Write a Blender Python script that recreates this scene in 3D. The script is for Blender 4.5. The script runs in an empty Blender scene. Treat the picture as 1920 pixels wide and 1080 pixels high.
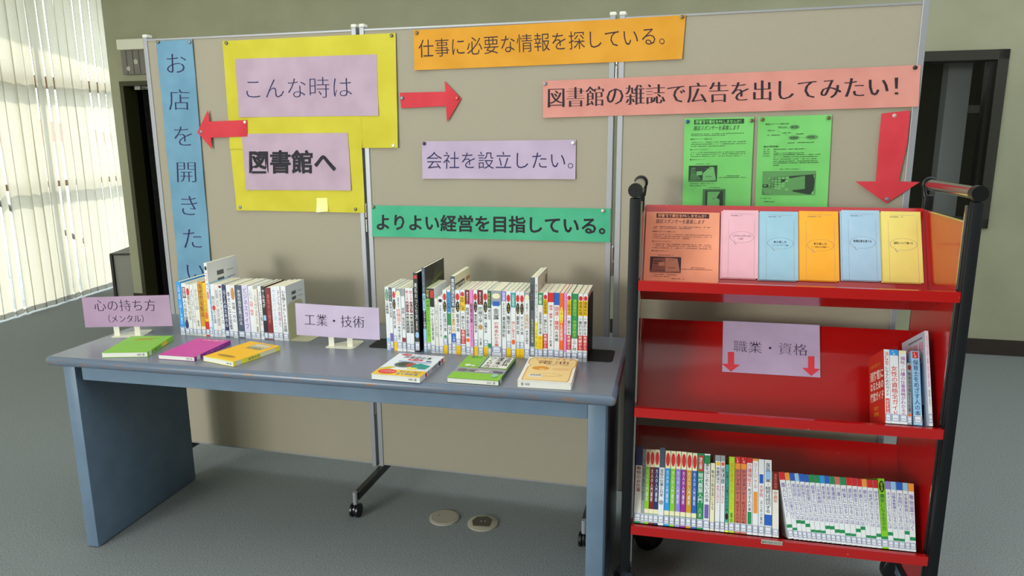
import bpy, math, random
from mathutils import Matrix, Vector
random.seed(7)
SC = bpy.context.scene
COL = SC.collection
sin, cos, PI = math.sin, math.cos, math.pi

# ------------------------------------------------------------------ camera
FPX, PITCH, ROLL, CAMH = 1354.8, 0.205, -0.006, 1.37
_F = Vector((0, cos(PITCH), -sin(PITCH)))
_R0 = Vector((1, 0, 0)); _U0 = Vector((0, sin(PITCH), cos(PITCH)))
_R = _R0 * cos(ROLL) + _U0 * sin(ROLL)
_U = -_R0 * sin(ROLL) + _U0 * cos(ROLL)
cd = bpy.data.cameras.new('camera'); cam = bpy.data.objects.new('camera', cd); COL.objects.link(cam)
cd.sensor_width = 36; cd.lens = FPX / 1920 * 36; cd.clip_start = 0.05; cd.clip_end = 200
cam.matrix_world = Matrix(((_R.x, _U.x, -_F.x, 0), (_R.y, _U.y, -_F.y, 0), (_R.z, _U.z, -_F.z, CAMH), (0, 0, 0, 1)))
SC.camera = cam
# ------------------------------------------------------------------ light, world, exposure
SC.view_settings.view_transform = 'Standard'; SC.view_settings.look = 'None'
SC.view_settings.gamma = 1; SC.view_settings.use_curve_mapping = False
SC.view_settings.exposure = 0.0
W_ = bpy.data.worlds.new('world'); SC.world = W_; W_.use_nodes = True
bg = W_.node_tree.nodes['Background']; bg.inputs[0].default_value = (0.80, 0.92, 1.0, 1); bg.inputs[1].default_value = 4.2
def lamp(name, kind, loc, target, energy, color, **kw):
    d = bpy.data.lights.new(name, kind); d.energy = energy; d.color = color
    for k, v in kw.items(): setattr(d, k, v)
    o = bpy.data.objects.new(name, d); COL.objects.link(o); o.location = loc
    o.rotation_euler = (Vector(target) - Vector(loc)).to_track_quat('-Z', 'Y').to_euler()
    return o
lamp('sun', 'SUN', (-10, 6.0, 5.6), (-4, 5.3, 0), 4.6, (1.0, 0.95, 0.85), angle=0.02)
lamp('window_daylight', 'AREA', (-4.6, -3.2, 1.75), (0.2, 2.6, 0.95), 195, (1.0, 0.95, 0.86), shape='RECTANGLE', size=1.9, size_y=1.3)

lamp('ceiling_lights', 'AREA', (0.9, 1.6, 2.74), (0.9, 1.6, 0), 100, (0.91, 0.97, 1.0), shape='RECTANGLE', size=6.0, size_y=4.5)
lamp('right_fill_light', 'AREA', (6.3, 0.6, 1.7), (3.0, 4.6, 0.9), 105, (0.92, 0.97, 1.0), shape='RECTANGLE', size=3.0, size_y=1.6)  # added fill to brighten the right-hand wall and floor

# ------------------------------------------------------------------ rays of the survey: photo pixel -> real surface
def ray(x, y): return _F * FPX + _R * (x - 960) + _U * (540 - y)
O_ = Vector((0, 0, CAMH))
def hit(x, y, p, n):
    d = ray(x, y); return O_ + d * ((Vector(p) - O_).dot(n) / d.dot(n))

# ------------------------------------------------------------------ materials
def lin(c): c /= 255.0; return c / 12.92 if c <= 0.04045 else ((c + 0.055) / 1.055) ** 2.4
_M = {}
def mat(rgb, rough=0.6, metal=0.0, spec=0.5, coat=0.0):
    k = (rgb, rough, metal, spec, coat)
    if k in _M: return _M[k]
    m = bpy.data.materials.new('surface'); m.use_nodes = True
    b = m.node_tree.nodes['Principled BSDF']
    b.inputs['Base Color'].default_value = (lin(rgb[0]), lin(rgb[1]), lin(rgb[2]), 1)
    b.inputs['Roughness'].default_value = rough; b.inputs['Metallic'].default_value = metal
    b.inputs['Specular IOR Level'].default_value = spec; b.inputs['Coat Weight'].default_value = coat
    b.inputs['Coat Roughness'].default_value = 0.08
    _M[k] = m; return m
def noisy(name, c1, c2, scale, rough=0.7, bump=0.0, bscale=None, detail=4, lo=0.35, hi=0.65, spec=0.5, stretch=None):
    m = bpy.data.materials.new(name); m.use_nodes = True
    nt = m.node_tree; N = nt.nodes; L = nt.links; b = N['Principled BSDF']
    tc = N.new('ShaderNodeTexCoord'); src = tc.outputs['Object']
    if stretch:
        mp = N.new('ShaderNodeMapping'); mp.inputs['Scale'].default_value = stretch
        L.new(src, mp.inputs[0]); src = mp.outputs[0]
    n = N.new('ShaderNodeTexNoise'); n.inputs['Scale'].default_value = scale; n.inputs['Detail'].default_value = detail
    L.new(src, n.inputs['Vector'])
    r = N.new('ShaderNodeValToRGB'); r.color_ramp.elements[0].position = lo; r.color_ramp.elements[1].position = hi
    r.color_ramp.elements[0].color = (*[lin(a) for a in c1], 1); r.color_ramp.elements[1].color = (*[lin(a) for a in c2], 1)
    L.new(n.outputs['Fac'], r.inputs[0]); L.new(r.outputs[0], b.inputs['Base Color'])
    b.inputs['Roughness'].default_value = rough; b.inputs['Specular IOR Level'].default_value = spec
    if bump:
        n2 = N.new('ShaderNodeTexNoise'); n2.inputs['Scale'].default_value = bscale or scale; n2.inputs['Detail'].default_value = 3
        L.new(src, n2.inputs['Vector'])
        bp = N.new('ShaderNodeBump'); bp.inputs['Strength'].default_value = bump; bp.inputs['Distance'].default_value = 0.002
        L.new(n2.outputs['Fac'], bp.inputs['Height']); L.new(bp.outputs[0], b.inputs['Normal'])
    return m
def worn(name, base, chip, scale, thr, stretch, rough, zlo=None, zhi=None, coat=0.0):
    """paint with chipped spots; the chips sit in a band of the object's own z"""
    m = noisy(name, base, base, 30, rough, 0.05, 60)
    nt = m.node_tree; N = nt.nodes; L = nt.links; b = N['Principled BSDF']
    b.inputs['Coat Weight'].default_value = coat; b.inputs['Coat Roughness'].default_value = 0.06
    tc = N.new('ShaderNodeTexCoord'); mp = N.new('ShaderNodeMapping'); mp.inputs['Scale'].default_value = stretch
    L.new(tc.outputs['Object'], mp.inputs[0])
    n = N.new('ShaderNodeTexNoise'); n.inputs['Scale'].default_value = scale; n.inputs['Detail'].default_value = 5
    L.new(mp.outputs[0], n.inputs['Vector'])
    g = N.new('ShaderNodeMath'); g.operation = 'GREATER_THAN'; g.inputs[1].default_value = thr; L.new(n.outputs['Fac'], g.inputs[0])
    fac = g.outputs[0]
    if zlo is not None:
        sp = N.new('ShaderNodeSeparateXYZ'); L.new(tc.outputs['Object'], sp.inputs[0])
        a1 = N.new('ShaderNodeMath'); a1.operation = 'GREATER_THAN'; a1.inputs[1].default_value = zlo; L.new(sp.outputs['Z'], a1.inputs[0])
        a2 = N.new('ShaderNodeMath'); a2.operation = 'LESS_THAN'; a2.inputs[1].default_value = zhi; L.new(sp.outputs['Z'], a2.inputs[0])
        m1 = N.new('ShaderNodeMath'); m1.operation = 'MULTIPLY'; L.new(a1.outputs[0], m1.inputs[0]); L.new(a2.outputs[0], m1.inputs[1])
        m2 = N.new('ShaderNodeMath'); m2.operation = 'MULTIPLY'; L.new(m1.outputs[0], m2.inputs[0]); L.new(fac, m2.inputs[1]); fac = m2.outputs[0]
    mx = N.new('ShaderNodeMix'); mx.data_type = 'RGBA'
    L.new(fac, mx.inputs['Factor']); mx.inputs['A'].default_value = (*[lin(a) for a in base], 1); mx.inputs['B'].default_value = (*[lin(a) for a in chip], 1)
    L.new(mx.outputs['Result'], b.inputs['Base Color'])
    return m
def paper(rgb):
    k = ('paper', rgb)
    if k not in _M:
        c2 = tuple(min(255, a + 5) for a in rgb); c1 = tuple(max(0, a - 5) for a in rgb)
        _M[k] = noisy('paper', c1, c2, 9, 0.75, 0.35, 5, 2, spec=0.2)
    return _M[k]

M_WALL = noisy('wall_paint', (160, 161, 134), (168, 169, 142), 3, 0.85, 0.2, 300)
M_CARPET = noisy('carpet', (104, 110, 112), (158, 164, 164), 260, 0.95, 0.5, 420, 3, 0.3, 0.7, 0.1)
M_FELT = noisy('felt', (166, 159, 141), (169, 162, 144), 300, 0.95, 0.08, 500, 3, spec=0.1)
M_ALU = mat((158, 160, 165), 0.45, 0.35)
M_CAP = mat((225, 225, 210), 0.5)
M_BLACKPL = mat((14, 15, 18), 0.35)
M_BLACKMET = mat((14, 17, 21), 0.55, spec=.3)
M_CHROME = mat((190, 185, 180), 0.16, 1.0)
M_BASEB = mat((48, 38, 32), 0.5)
M_FRAME = mat((50, 50, 22), 0.5)
M_DARK = mat((14, 14, 12), 0.9)
M_TTOP = worn('table_laminate', (120, 125, 134), (170, 120, 90), 7, 0.62, (1.4, 3, 14), 0.27, 0.0, 0.0)
M_TEDGE = worn('table_edge', (98, 112, 130), (150, 104, 72), 6, 0.60, (2.6, 1, 34), 0.3, 0.668, 0.684)
M_TBLUE = noisy('table_paint', (98, 120, 142), (106, 128, 150), 12, 0.42, 0.08, 200)
M_RED = worn('red_enamel', (178, 10, 12), (235, 205, 190), 60, 0.76, (1, 1, 2.5), 0.25, coat=0.5)
M_STANDM = mat((226, 224, 205), 0.4)
M_PAGE = noisy('page_edges', (238, 231, 198), (246, 240, 212), 260, 0.9, 0.0, stretch=(6, 0.2, 0.2))
M_PAGEW = mat((224, 224, 216), 0.85)
INK = mat((22, 20, 32), 0.7); NAVY = mat((28, 28, 84), 0.7); BROWNINK = mat((44, 22, 36), 0.7)
M_GLASS = bpy.data.materials.new('glass'); M_GLASS.use_nodes = True
def _glass():
    nt = M_GLASS.node_tree; nt.nodes.clear()
    o = nt.nodes.new('ShaderNodeOutputMaterial'); mx = nt.nodes.new('ShaderNodeMixShader'); t = nt.nodes.new('ShaderNodeBsdfTransparent')
    g = nt.nodes.new('ShaderNodeBsdfGlossy'); g.inputs['Roughness'].default_value = 0.02; mx.inputs[0].default_value = 0.05; nt.links.new(t.outputs[0], mx.inputs[1]); nt.links.new(g.outputs[0], mx.inputs[2]); nt.links.new(mx.outputs[0], o.inputs[0])
_glass()
def translucent(name, rgb, amt):
    m = bpy.data.materials.new(name); m.use_nodes = True; nt = m.node_tree; N = nt.nodes; L = nt.links
    b = N['Principled BSDF']; b.inputs['Roughness'].default_value = 0.9
    tc = N.new('ShaderNodeTexCoord'); n = N.new('ShaderNodeTexNoise'); n.inputs['Scale'].default_value = 40
    mp = N.new('ShaderNodeMapping'); mp.inputs['Scale'].default_value = (1, 1, 6); L.new(tc.outputs['Object'], mp.inputs[0]); L.new(mp.outputs[0], n.inputs['Vector'])
    r = N.new('ShaderNodeValToRGB'); r.color_ramp.elements[0].color = (*[lin(a * .93) for a in rgb], 1); r.color_ramp.elements[1].color = (*[lin(a) for a in rgb], 1)
    L.new(n.outputs['Fac'], r.inputs[0]); L.new(r.outputs[0], b.inputs['Base Color'])
    t = N.new('ShaderNodeBsdfTranslucent'); L.new(r.outputs[0], t.inputs[0])
    mx = N.new('ShaderNodeMixShader'); mx.inputs[0].default_value = amt
    L.new(b.outputs[0], mx.inputs[1]); L.new(t.outputs[0], mx.inputs[2]); L.new(mx.outputs[0], N['Material Output'].inputs[0])
    return m
M_SLAT = translucent('blind_fabric', (230, 225, 204), 0.40)
M_HEM = translucent('blind_hem', (150, 150, 140), 0.3)

# ------------------------------------------------------------------ mesh building
class MB:
    def __init__(s): s.v = []; s.f = []; s.m = []; s.mats = []
    def mi(s, m):
        if m not in s.mats: s.mats.append(m)
        return s.mats.index(m)
    def add(s, vs, fs, m):
        o = len(s.v); i = s.mi(m)
        s.v += [tuple(v) for v in vs]; s.f += [tuple(a + o for a in f) for f in fs]; s.m += [i] * len(fs); return s
    def box(s, x0, x1, y0, y1, z0, z1, m, bev=0.0):
        if not bev:
            vs = [(x, y, z) for x in (x0, x1) for y in (y0, y1) for z in (z0, z1)]
            return s.add(vs, [(0, 1, 3, 2), (4, 6, 7, 5), (0, 4, 5, 1), (2, 3, 7, 6), (0, 2, 6, 4), (1, 5, 7, 3)], m)
        import bmesh
        bm = bmesh.new(); bmesh.ops.create_cube(bm, size=1)
        for v in bm.verts: v.co = Vector(((x0 + x1) / 2 + v.co.x * (x1 - x0), (y0 + y1) / 2 + v.co.y * (y1 - y0), (z0 + z1) / 2 + v.co.z * (z1 - z0)))
        bmesh.ops.bevel(bm, geom=bm.edges[:], offset=bev, segments=4 if bev > .005 else 2, affect='EDGES', profile=0.5)
        bm.verts.index_update(); vs = [v.co[:] for v in bm.verts]; fs = [[v.index for v in f.verts] for f in bm.faces]; bm.free()
        return s.add(vs, fs, m)
    def tube(s, pts, r, m, n=14, cap=True, flat=1.0):
        pts = [Vector(p) for p in pts]; vs = []; fs = []; prev = None
        for i, p in enumerate(pts):
            t = (pts[min(i + 1, len(pts) - 1)] - pts[max(i - 1, 0)]).normalized()
            a = (prev - t * prev.dot(t)) if prev else t.orthogonal()
            a.normalize(); prev = a; b = t.cross(a); rr = r[i] if isinstance(r, (list, tuple)) else r
            for k in range(n):
                q = 2 * PI * k / n; vs.append(p + a * rr * cos(q) + b * rr * sin(q) * flat)
        for i in range(len(pts) - 1):
            for k in range(n):
                k2 = (k + 1) % n; fs.append((i * n + k, i * n + k2, (i + 1) * n + k2, (i + 1) * n + k))
        if cap: fs += [tuple(range(n))[::-1], tuple((len(pts) - 1) * n + k for k in range(n))]
        return s.add(vs, fs, m)
    def prism(s, poly, fn, t0, t1, m):
        """poly in 2D, fn(a,b,t) -> 3D"""
        n = len(poly); vs = [fn(a, b, t0) for a, b in poly] + [fn(a, b, t1) for a, b in poly]
        fs = [tuple(range(n))[::-1], tuple(range(n, 2 * n))] + [(i, (i + 1) % n, n + (i + 1) % n, n + i) for i in range(n)]
        return s.add(vs, fs, m)
    def build(s, name, parent=None, smooth=False, label=None):
        me = bpy.data.meshes.new(name); me.from_pydata(s.v, [], s.f)
        for m in s.mats: me.materials.append(m)
        me.polygons.foreach_set('material_index', s.m)
        if smooth: me.polygons.foreach_set('use_smooth', [True] * len(s.f))
        me.update(); o = bpy.data.objects.new(name, me); COL.objects.link(o)
        if smooth:
            try: me.set_sharp_from_angle(angle=0.7)
            except Exception: pass
        if parent: o.parent = parent
        if label: o['label'] = label
        return o
def tag(o, label, cat, group=None):
    o['label'] = label; o['category'] = cat
    if group: o['group'] = group
    return o
def thing(name, label, cat, M=None, group=None):
    o = bpy.data.objects.new(name, None); COL.objects.link(o); o.empty_display_size = 0.05
    if M is not None: o.matrix_world = M
    return tag(o, label, cat, group)
def struct(o): o['kind'] = 'structure'; return o
def frame(o, x, y, z):
    return Matrix(((x[0], y[0], z[0], o[0]), (x[1], y[1], z[1], o[1]), (x[2], y[2], z[2], o[2]), (0, 0, 0, 1)))

# ------------------------------------------------------------------ lettering
_G = {}
def glyph(ch, w=0.0):
    if (ch, w) in _G: return _G[(ch, w)]
    c = bpy.data.curves.new('glyph', 'FONT'); c.body = ch; c.size = 1; c.offset = w; c.resolution_u = 2; c.fill_mode = 'FRONT'
    o = bpy.data.objects.new('glyph', c); m = o.to_mesh()
    v = [(p.co.x, p.co.y) for p in m.vertices]; f = [tuple(p.vertices) for p in m.polygons]
    o.to_mesh_clear(); bpy.data.objects.remove(o); bpy.data.curves.remove(c)
    if ord(ch) < 256 and v:
        x0 = min(a for a, _ in v); x1 = max(a for a, _ in v); v = [(a - x0 + .04, b) for a, b in v]; adv = x1 - x0 + .1
    else: adv = 1.0 if ch not in ' ' else .4
    _G[(ch, w)] = (v, f, adv); return _G[(ch, w)]
class Decal:
    """flat print on a surface; fn(a, b, off) -> local point; a, b in 0..1"""
    def __init__(s, fn, base=0.0003, step=0.00006): s.fn = fn; s.mb = MB(); s.o = base; s.st = step
    def _m(s, c): return c if not isinstance(c, tuple) else mat(c, 0.55)
    def poly(s, pts, c, up=True):
        s.mb.add([s.fn(a, b, s.o) for a, b in pts], [tuple(range(len(pts)))], s._m(c))
        if up: s.o += s.st
        return s
    def rect(s, a0, b0, a1, b1, c): return s.poly([(a0, b0), (a1, b0), (a1, b1), (a0, b1)], c)
    def ell(s, a0, b0, a1, b1, c, n=18):
        return s.poly([((a0 + a1) / 2 + (a1 - a0) / 2 * cos(2 * PI * k / n), (b0 + b1) / 2 + (b1 - b0) / 2 * sin(2 * PI * k / n)) for k in range(n)], c)
    def ring(s, a0, b0, a1, b1, c, w=0.05, n=24):
        vs = []; ca, cb, ra, rb = (a0 + a1) / 2, (b0 + b1) / 2, (a1 - a0) / 2, (b1 - b0) / 2
        for k in range(n):
            q = 2 * PI * k / n
            vs += [s.fn(ca + ra * cos(q), cb + rb * sin(q), s.o), s.fn(ca + ra * (1 - w) * cos(q), cb + rb * (1 - w) * sin(q), s.o)]
        s.mb.add(vs, [(2 * k, 2 * ((k + 1) % n), 2 * ((k + 1) % n) + 1, 2 * k + 1) for k in range(n)], s._m(c)); return s
    def text(s, t, a0, b0, a1, b1, c, w=0.0, copies=(0.0,), vert=False, slant=0.0, cells=None):
        """characters in equal cells filling the rectangle, left to right or top to bottom"""
        c = s._m(c)
        if vert:
            n = cells or len(t); h = (b1 - b0) / n
            for i, ch in enumerate(t):
                if ch == ' ': continue
                v, f, _ = glyph(ch, w); top = b1 - i * h
                for dx in copies:
                    if ch in 'ー～': p = [((a0 + a1) / 2 + (b - .36) * (a1 - a0), top - x * h) for x, b in v]
                    else:
                        k = .5 if ord(ch) < 256 else 0
                        p = [(a0 + (x + dx + (0.2 if k else 0)) * (a1 - a0), top - h + (b + .12) * h) for x, b in v]
                    s.mb.add([s.fn(a, b, s.o) for a, b in p], f, c)
        else:
            adv = [glyph(ch, w)[2] for ch in t]; k = (a1 - a0) / sum(adv); x = a0; h = b1 - b0
            for ch, ad in zip(t, adv):
                v, f, _ = glyph(ch, w)
                for dx in copies:
                    dx, dy = dx if isinstance(dx, tuple) else (dx, 0)
                    s.mb.add([s.fn(x + (p[0] + dx + slant * p[1]) * k, b0 + (p[1] + dy + .12) * h, s.o) for p in v], f, c)
                x += ad * k
        s.o += s.st; return s
    def scribble(s, a0, a1, b, h, c, fill=0.8):
        """a line of body copy too small to read"""
        a = a0; c = s._m(c)
        while a < a1:
            w = random.uniform(.006, .02)
            if random.random() < fill: 
                q = h * random.uniform(.5, 1)
                s.mb.add([s.fn(a, b, s.o), s.fn(min(a + w, a1), b, s.o), s.fn(min(a + w, a1), b + q, s.o), s.fn(a, b + q, s.o)], [(0, 1, 2, 3)], c)
            a += w + .003
        return s
    def build(s, name='print', parent=None): return s.mb.build(name, parent) if s.mb.v else None

# ================================================================== THE ROOM
m = MB(); m.box(-7, 7, -4, 9, -0.2, 0, M_CARPET); struct(m.build('floor'))
# back wall: a line on the floor, seen at an angle
BWO = Vector((-3.2034, 5.997, 0)); BWD = Vector((3.13 + 3.2034, 4.40 - 5.997, 0)).normalized(); BWN = Vector((BWD.y, -BWD.x, 0))
WALLM = frame(BWO, BWD, -BWN, Vector((0, 0, 1)))     # x along the wall, y into it, z up
def wpx(x, y):
    p = hit(x, y, BWO, BWN); return (p - BWO).dot(BWD), p.z
dx0, dz1 = wpx(225, 153); wx1, wz1 = wpx(1893, 92); _, wz0 = wpx(1853, 428)
DOOR = (dx0, dx0 + 0.95, dz1); WIN = (wx1 - 1.5, wx1, wz0, wz1)
print('door', DOOR, 'win', WIN)
root = bpy.data.objects.new('wall_back', None); COL.objects.link(root); root.matrix_world = WALLM; struct(root)
H = 2.8; L_ = 9.5
m = MB()
m.box(0, DOOR[0], 0, .12, 0, H, M_WALL); m.box(DOOR[0], DOOR[1], 0, .12, DOOR[2], H, M_WALL)
m.box(DOOR[1], WIN[0], 0, .12, 0, H, M_WALL); m.box(WIN[0], WIN[1], 0, .12, 0, WIN[2], M_WALL)
m.box(WIN[0], WIN[1], 0, .12, WIN[3], H, M_WALL); m.box(WIN[1], L_, 0, .12, 0, H, M_WALL)
m.build('wall_surface', root)
bb = bpy.data.objects.new('baseboard_back', None); COL.objects.link(bb); bb.matrix_world = WALLM; struct(bb)
m = MB(); m.box(DOOR[1], L_, -.012, 0, 0, .1, M_BASEB); m.build('board', bb)
m = MB(); m.box(0, DOOR[0], -.012, 0, 0, .1, M_BASEB); m.build('board', bb)
# doorway: olive frame, black curtain in a dark lobby
dr = bpy.data.objects.new('door_1', None); COL.objects.link(dr); dr.matrix_world = WALLM; struct(dr)
m = MB(); fw = .035
m.box(DOOR[0], DOOR[0] + fw, -.012, .13, 0, DOOR[2], M_FRAME); m.box(DOOR[1] - fw, DOOR[1], -.012, .13, 0, DOOR[2], M_FRAME)
m.box(DOOR[0], DOOR[1], -.013, .131, DOOR[2] - fw, DOOR[2], M_FRAME); m.build('door_frame', dr)
m = MB(); m.box(max(.02, DOOR[0] - .3), max(.02, DOOR[0] - .3) + .02, .121, .9, 0, 2.6, M_DARK); m.box(DOOR[1] + .28, DOOR[1] + .3, .13, .9, 0, 2.6, M_DARK)
m.box(max(.02, DOOR[0] - .3), DOOR[1] + .3, .9, .92, 0, 2.6, M_DARK); m.box(max(.02, DOOR[0] - .3), DOOR[1] + .3, .121, .92, 2.6, 2.62, M_DARK); m.build('lobby', dr)
# curtain
cu = MB(); n = 90; x0, x1 = DOOR[0] + .04, DOOR[1] - .04; vs = []; fs = []
for i in range(n + 1):
    x = x0 + (x1 - x0) * i / n; y = .2 + .022 * sin(x * 46) + .01 * sin(x * 23 + 1)
    vs += [(x, y, .03), (x, y, DOOR[2] - .06)]
for i in range(n): fs.append((2 * i, 2 * i + 2, 2 * i + 3, 2 * i + 1))
cu.add(vs, fs, noisy('curtain_cloth', (14, 14, 10), (24, 24, 18), 20, 0.95, 0.3, 200))
o = cu.build('curtain', None, True); o.matrix_world = WALLM; tag(o, 'black curtain hanging inside the olive doorframe', 'curtain')
sd = o.modifiers.new('s', 'SOLIDIFY'); sd.thickness = .003
# door closer arm
x, z = wpx(249, 163)
cl = thing('door_closer', 'small pale metal closer arm at the top of the dark doorway', 'door closer', WALLM @ Matrix.Translation((x, .06, z)))
m = MB(); m.box(-.025, .03, -.02, .02, -.02, .02, mat((170, 170, 160), .4, .5), .006); m.build('body', cl)
m = MB(); m.tube([(0, 0, .005), (.2, .03, -.004)], .006, mat((170, 170, 160), .4, .5), 8); m.tube([(0, 0, -.012), (.2, .03, -.012)], .004, mat((170, 170, 160), .4, .5), 8); m.build('arm', cl)
# notice pinned on the curtain
x, z = wpx(263, 204); m = MB(); m.box(-.035, .035, 0, .001, -.045, .045, mat((46, 46, 38), .8)); o = m.build('notice_card'); o.matrix_world = WALLM @ Matrix.Translation((x + .02, .164, z)); tag(o, 'small dim grey notice on the black curtain', 'notice')
# wall box above the doorway
xa, za = wpx(232, 76); xb, zb = wpx(274, 140)
bx = thing('wall_box', 'grey wall box with white top above the dark doorway', 'wall box', WALLM @ Matrix.Translation((xa, 0, zb)))
w_, h_ = xb - xa, za - zb
m = MB(); m.box(0, w_ + .08, -.05, 0, 0, h_ * .7, mat((118, 114, 108), .5), .004); m.build('casing', bx)
m = MB(); m.box(-.008, w_ + .088, -.075, 0, h_ * .7, h_, mat((232, 232, 212), .5), .006); m.build('hood', bx)
m = MB()
for k in (.28, .62, .95): m.box(w_ * k, w_ * k + .004, -.053, -.05, .005, h_ * .68, mat((84, 82, 80), .5))
m.build('rib', bx)
for (cx, cz, r) in ((.36, .17, .02), (.78, .36, .022)):
    m = MB(); m.prism([(w_ * cx + r * cos(k * 2 * PI / 5 + .3), h_ * cz + r * sin(k * 2 * PI / 5 + .3)) for k in range(5)], lambda a, b, t: (a, t, b), -.0535, -.0505, mat((186, 186, 172), .7)); m.build('paper_patch', bx)
# dark window on the right
wn = bpy.data.objects.new('window_1', None); COL.objects.link(wn); wn.matrix_world = WALLM; struct(wn); fw = .06
m = MB(); a, b_, c, d = WIN
for q in ((a, a + fw, c, d), (b_ - fw, b_, c, d), (a, b_, c, c + fw), (a, b_, d - fw, d)): m.box(q[0], q[1], -.02, .13, q[2], q[3], mat((40, 38, 26), .5), .003)
m.build('window_frame', wn)
m = MB(); m.box(b_ - fw - .03, b_ - fw, .01, .09, c + fw, d - fw, mat((30, 29, 24), .3)); m.build('sash', wn)
m = MB(); m.box(a + fw, b_ - fw - .03, .05, .055, c + fw, d - fw, M_GLASS); m.build('pane', wn)
m = MB(); m.box(a - .4, b_ + .4, 1.4, 1.42, c - .8, d + .3, mat((20, 22, 22), .9)); m.box(a - .4, a - .38, .121, 1.4, c - .8, d + .3, M_DARK); m.box(b_ + .38, b_ + .4, .121, 1.4, c - .8, d + .3, M_DARK)
m.box(a - .4, b_ + .4, .121, 1.42, c - .82, c - .8, M_DARK); m.box(a - .4, b_ + .4, .121, 1.42, d + .3, d + .32, M_DARK); m.build('recess', wn)
xp, _ = wpx(1822, 250)
m = MB(); m.box(xp - .02, xp + .12, .5, .62, c - .8, d + .3, mat((170, 176, 178), .8)); m.box(xp + .12, xp + .3, .52, .58, d - .35, d - .3, mat((110, 112, 112), .8)); m.build('reflected_pillar', wn)  # pale upright behind the glass, standing in for a reflection in the pane
# the hall goes on behind the camera and to the right; its left side is open to daylight
m = MB(); m.box(-4.0, 6.6, -4.15, -4.0, 0, 2.8, M_WALL); struct(m.build('wall_front'))
m = MB(); m.box(-4.25, -4.1, .2, 1.75, 0, 2.8, M_WALL); struct(m.build('wall_sun_block'))  # unseen wall piece added to keep stray sun off the floor
m = MB(); m.box(6.5, 6.65, -4.0, 7.4, 0, 2.8, M_WALL); struct(m.build('wall_right'))
# ceiling over the room
m = MB(); m.box(-4.6, 6.5, -4, 7.4, 2.8, 2.95, mat((205, 205, 195), .9)); struct(m.build('ceiling'))

# ------------------------------------------------------------------ window wall on the left with vertical blinds
G0 = Vector((-3.83, 6.30, 0)); GD = Vector((0.12, 0.9928, 0)).normalized(); GN = Vector((GD.y, -GD.x, 0))
GM = frame(G0 - GN * .10, GD, -GN, Vector((0, 0, 1)))       # x along the glass (away), y outward, z up
gw = bpy.data.objects.new('window_2', None); COL.objects.link(gw); gw.matrix_world = GM; struct(gw)
MF = mat((120, 96, 78), .5)
def gz(x, y): return hit(x, y, G0, GN).z
T1, T2 = gz(175, 161), gz(200, 338)
print('transoms', T1, T2)
m = MB()
for z, h in ((T1, .10), (T2, .05), (0.0, .04)): m.box(-4.6, 1.12, 0, .06, z - h / 2 if z else 0, z + h / 2, MF if z > 1 else mat((190, 186, 176), .6))
for k in range(5): m.box(1.06 - k * 1.25, 1.11 - k * 1.25, -.002, .062, 0, 2.8, mat((150, 140, 128), .5))
m.box(-4.6, 1.12, -.02, .08, 2.66, 2.8, mat((150, 140, 128), .5)); m.build('window_frame', gw)  # top box added to stop sun leaking in above the slats
for k in range(4):
    m = MB(); m.box(1.06 - (k + 1) * 1.25 + .05, 1.06 - k * 1.25, .028, .033, .03, 2.78, M_GLASS); m.build('pane', gw)
m = MB(); m.box(-.1, .95, .12, .18, 0, 2.8, M_WALL); o = m.build('wall_bay'); o.matrix_world = frame(G0 + GD * 1.12 - GN * .1, GN, GD, Vector((0, 0, 1))); struct(o)
vb = thing('vertical_blind', 'cream fabric vertical blind covering the tall left window', 'blind', frame(G0, GD, -GN, Vector((0, 0, 1))))
m = MB(); m.box(-4.6, 1.1, -.02, .02, 2.70, 2.74, mat((220, 220, 215), .4)); m.build('head_rail', vb)
def slat(px, ang, bow):
    vs = []; fs = []; n = 6; z0 = .052; rows = 14
    for j in range(rows + 1):
        z = z0 + (2.70 - z0) * j / rows; aw = ang + .05 * sin(z * 2.1 + px * 9)
        for i in range(n + 1):
            q = (i / n - .5) * .120; y = bow * (1 - (2 * i / n - 1) ** 2) + .004 * sin(z * 3 + px * 5)
            vs.append((px + q * cos(aw) - y * sin(aw), q * sin(aw) + y * cos(aw), z))
    for j in range(rows):
        for i in range(n): a = j * (n + 1) + i; fs.append((a, a + 1, a + n + 2, a + n + 1))
    return vs, fs
k = 0; px = 1.02
while px > -4.5:
    near = px > -1.6
    ang = random.choice((.05, .15, -.1, .30, -.1, .0, -.2, .40, .12)) if near else -.15
    vs, fs = slat(px, ang, .007)
    m = MB(); m.add(vs, [f for f in fs if f[0] >= 0], M_SLAT); s_ = m.build('slat', vb, True)
    m = MB(); e = .045
    hv = [(v[0], v[1], v[2] - .0) for v in vs[:7]] ; hv = [(v[0], v[1], .012) for v in vs[:7]] + hv
    m.add(hv, [(i, i + 1, i + 8, i + 7) for i in range(6)], M_HEM); m.build('hem', s_, True)
    px -= .108
# outside: paving, a low house, a hand rail
m = MB(); m.box(-40, -4.35, -20, 40, -.35, -.15, noisy('paving', (190, 188, 180), (214, 212, 204), 1.5, .9)); struct(m.build('trim_pavement'))
m = MB(); m.box(-4.35, -3.95, -4, 8, -.2, -.005, mat((222, 228, 230), .6)); struct(m.build('trim_sill'))
hs = thing('house', 'pale house with brown roof outside beyond the blinds', 'house', Matrix.Translation((-14, 17, -.15)))
m = MB(); m.box(-4, 3, -3, 4, 0, 1.5, mat((214, 208, 196), .9)); m.build('wall', hs)
m = MB(); m.prism([(-4.5, 1.5), (3.5, 1.5), (-.5, 2.3)], lambda a, b, t: (a, t, b), -3.5, 4.5, mat((128, 92, 78), .9)); m.build('roof', hs)
for x_ in (-2.5, -.5, 1.5):
    m = MB(); m.box(x_, x_ + .9, -3.03, -3.0, .5, 1.2, mat((60, 72, 84), .2)); m.build('window', hs)
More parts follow.
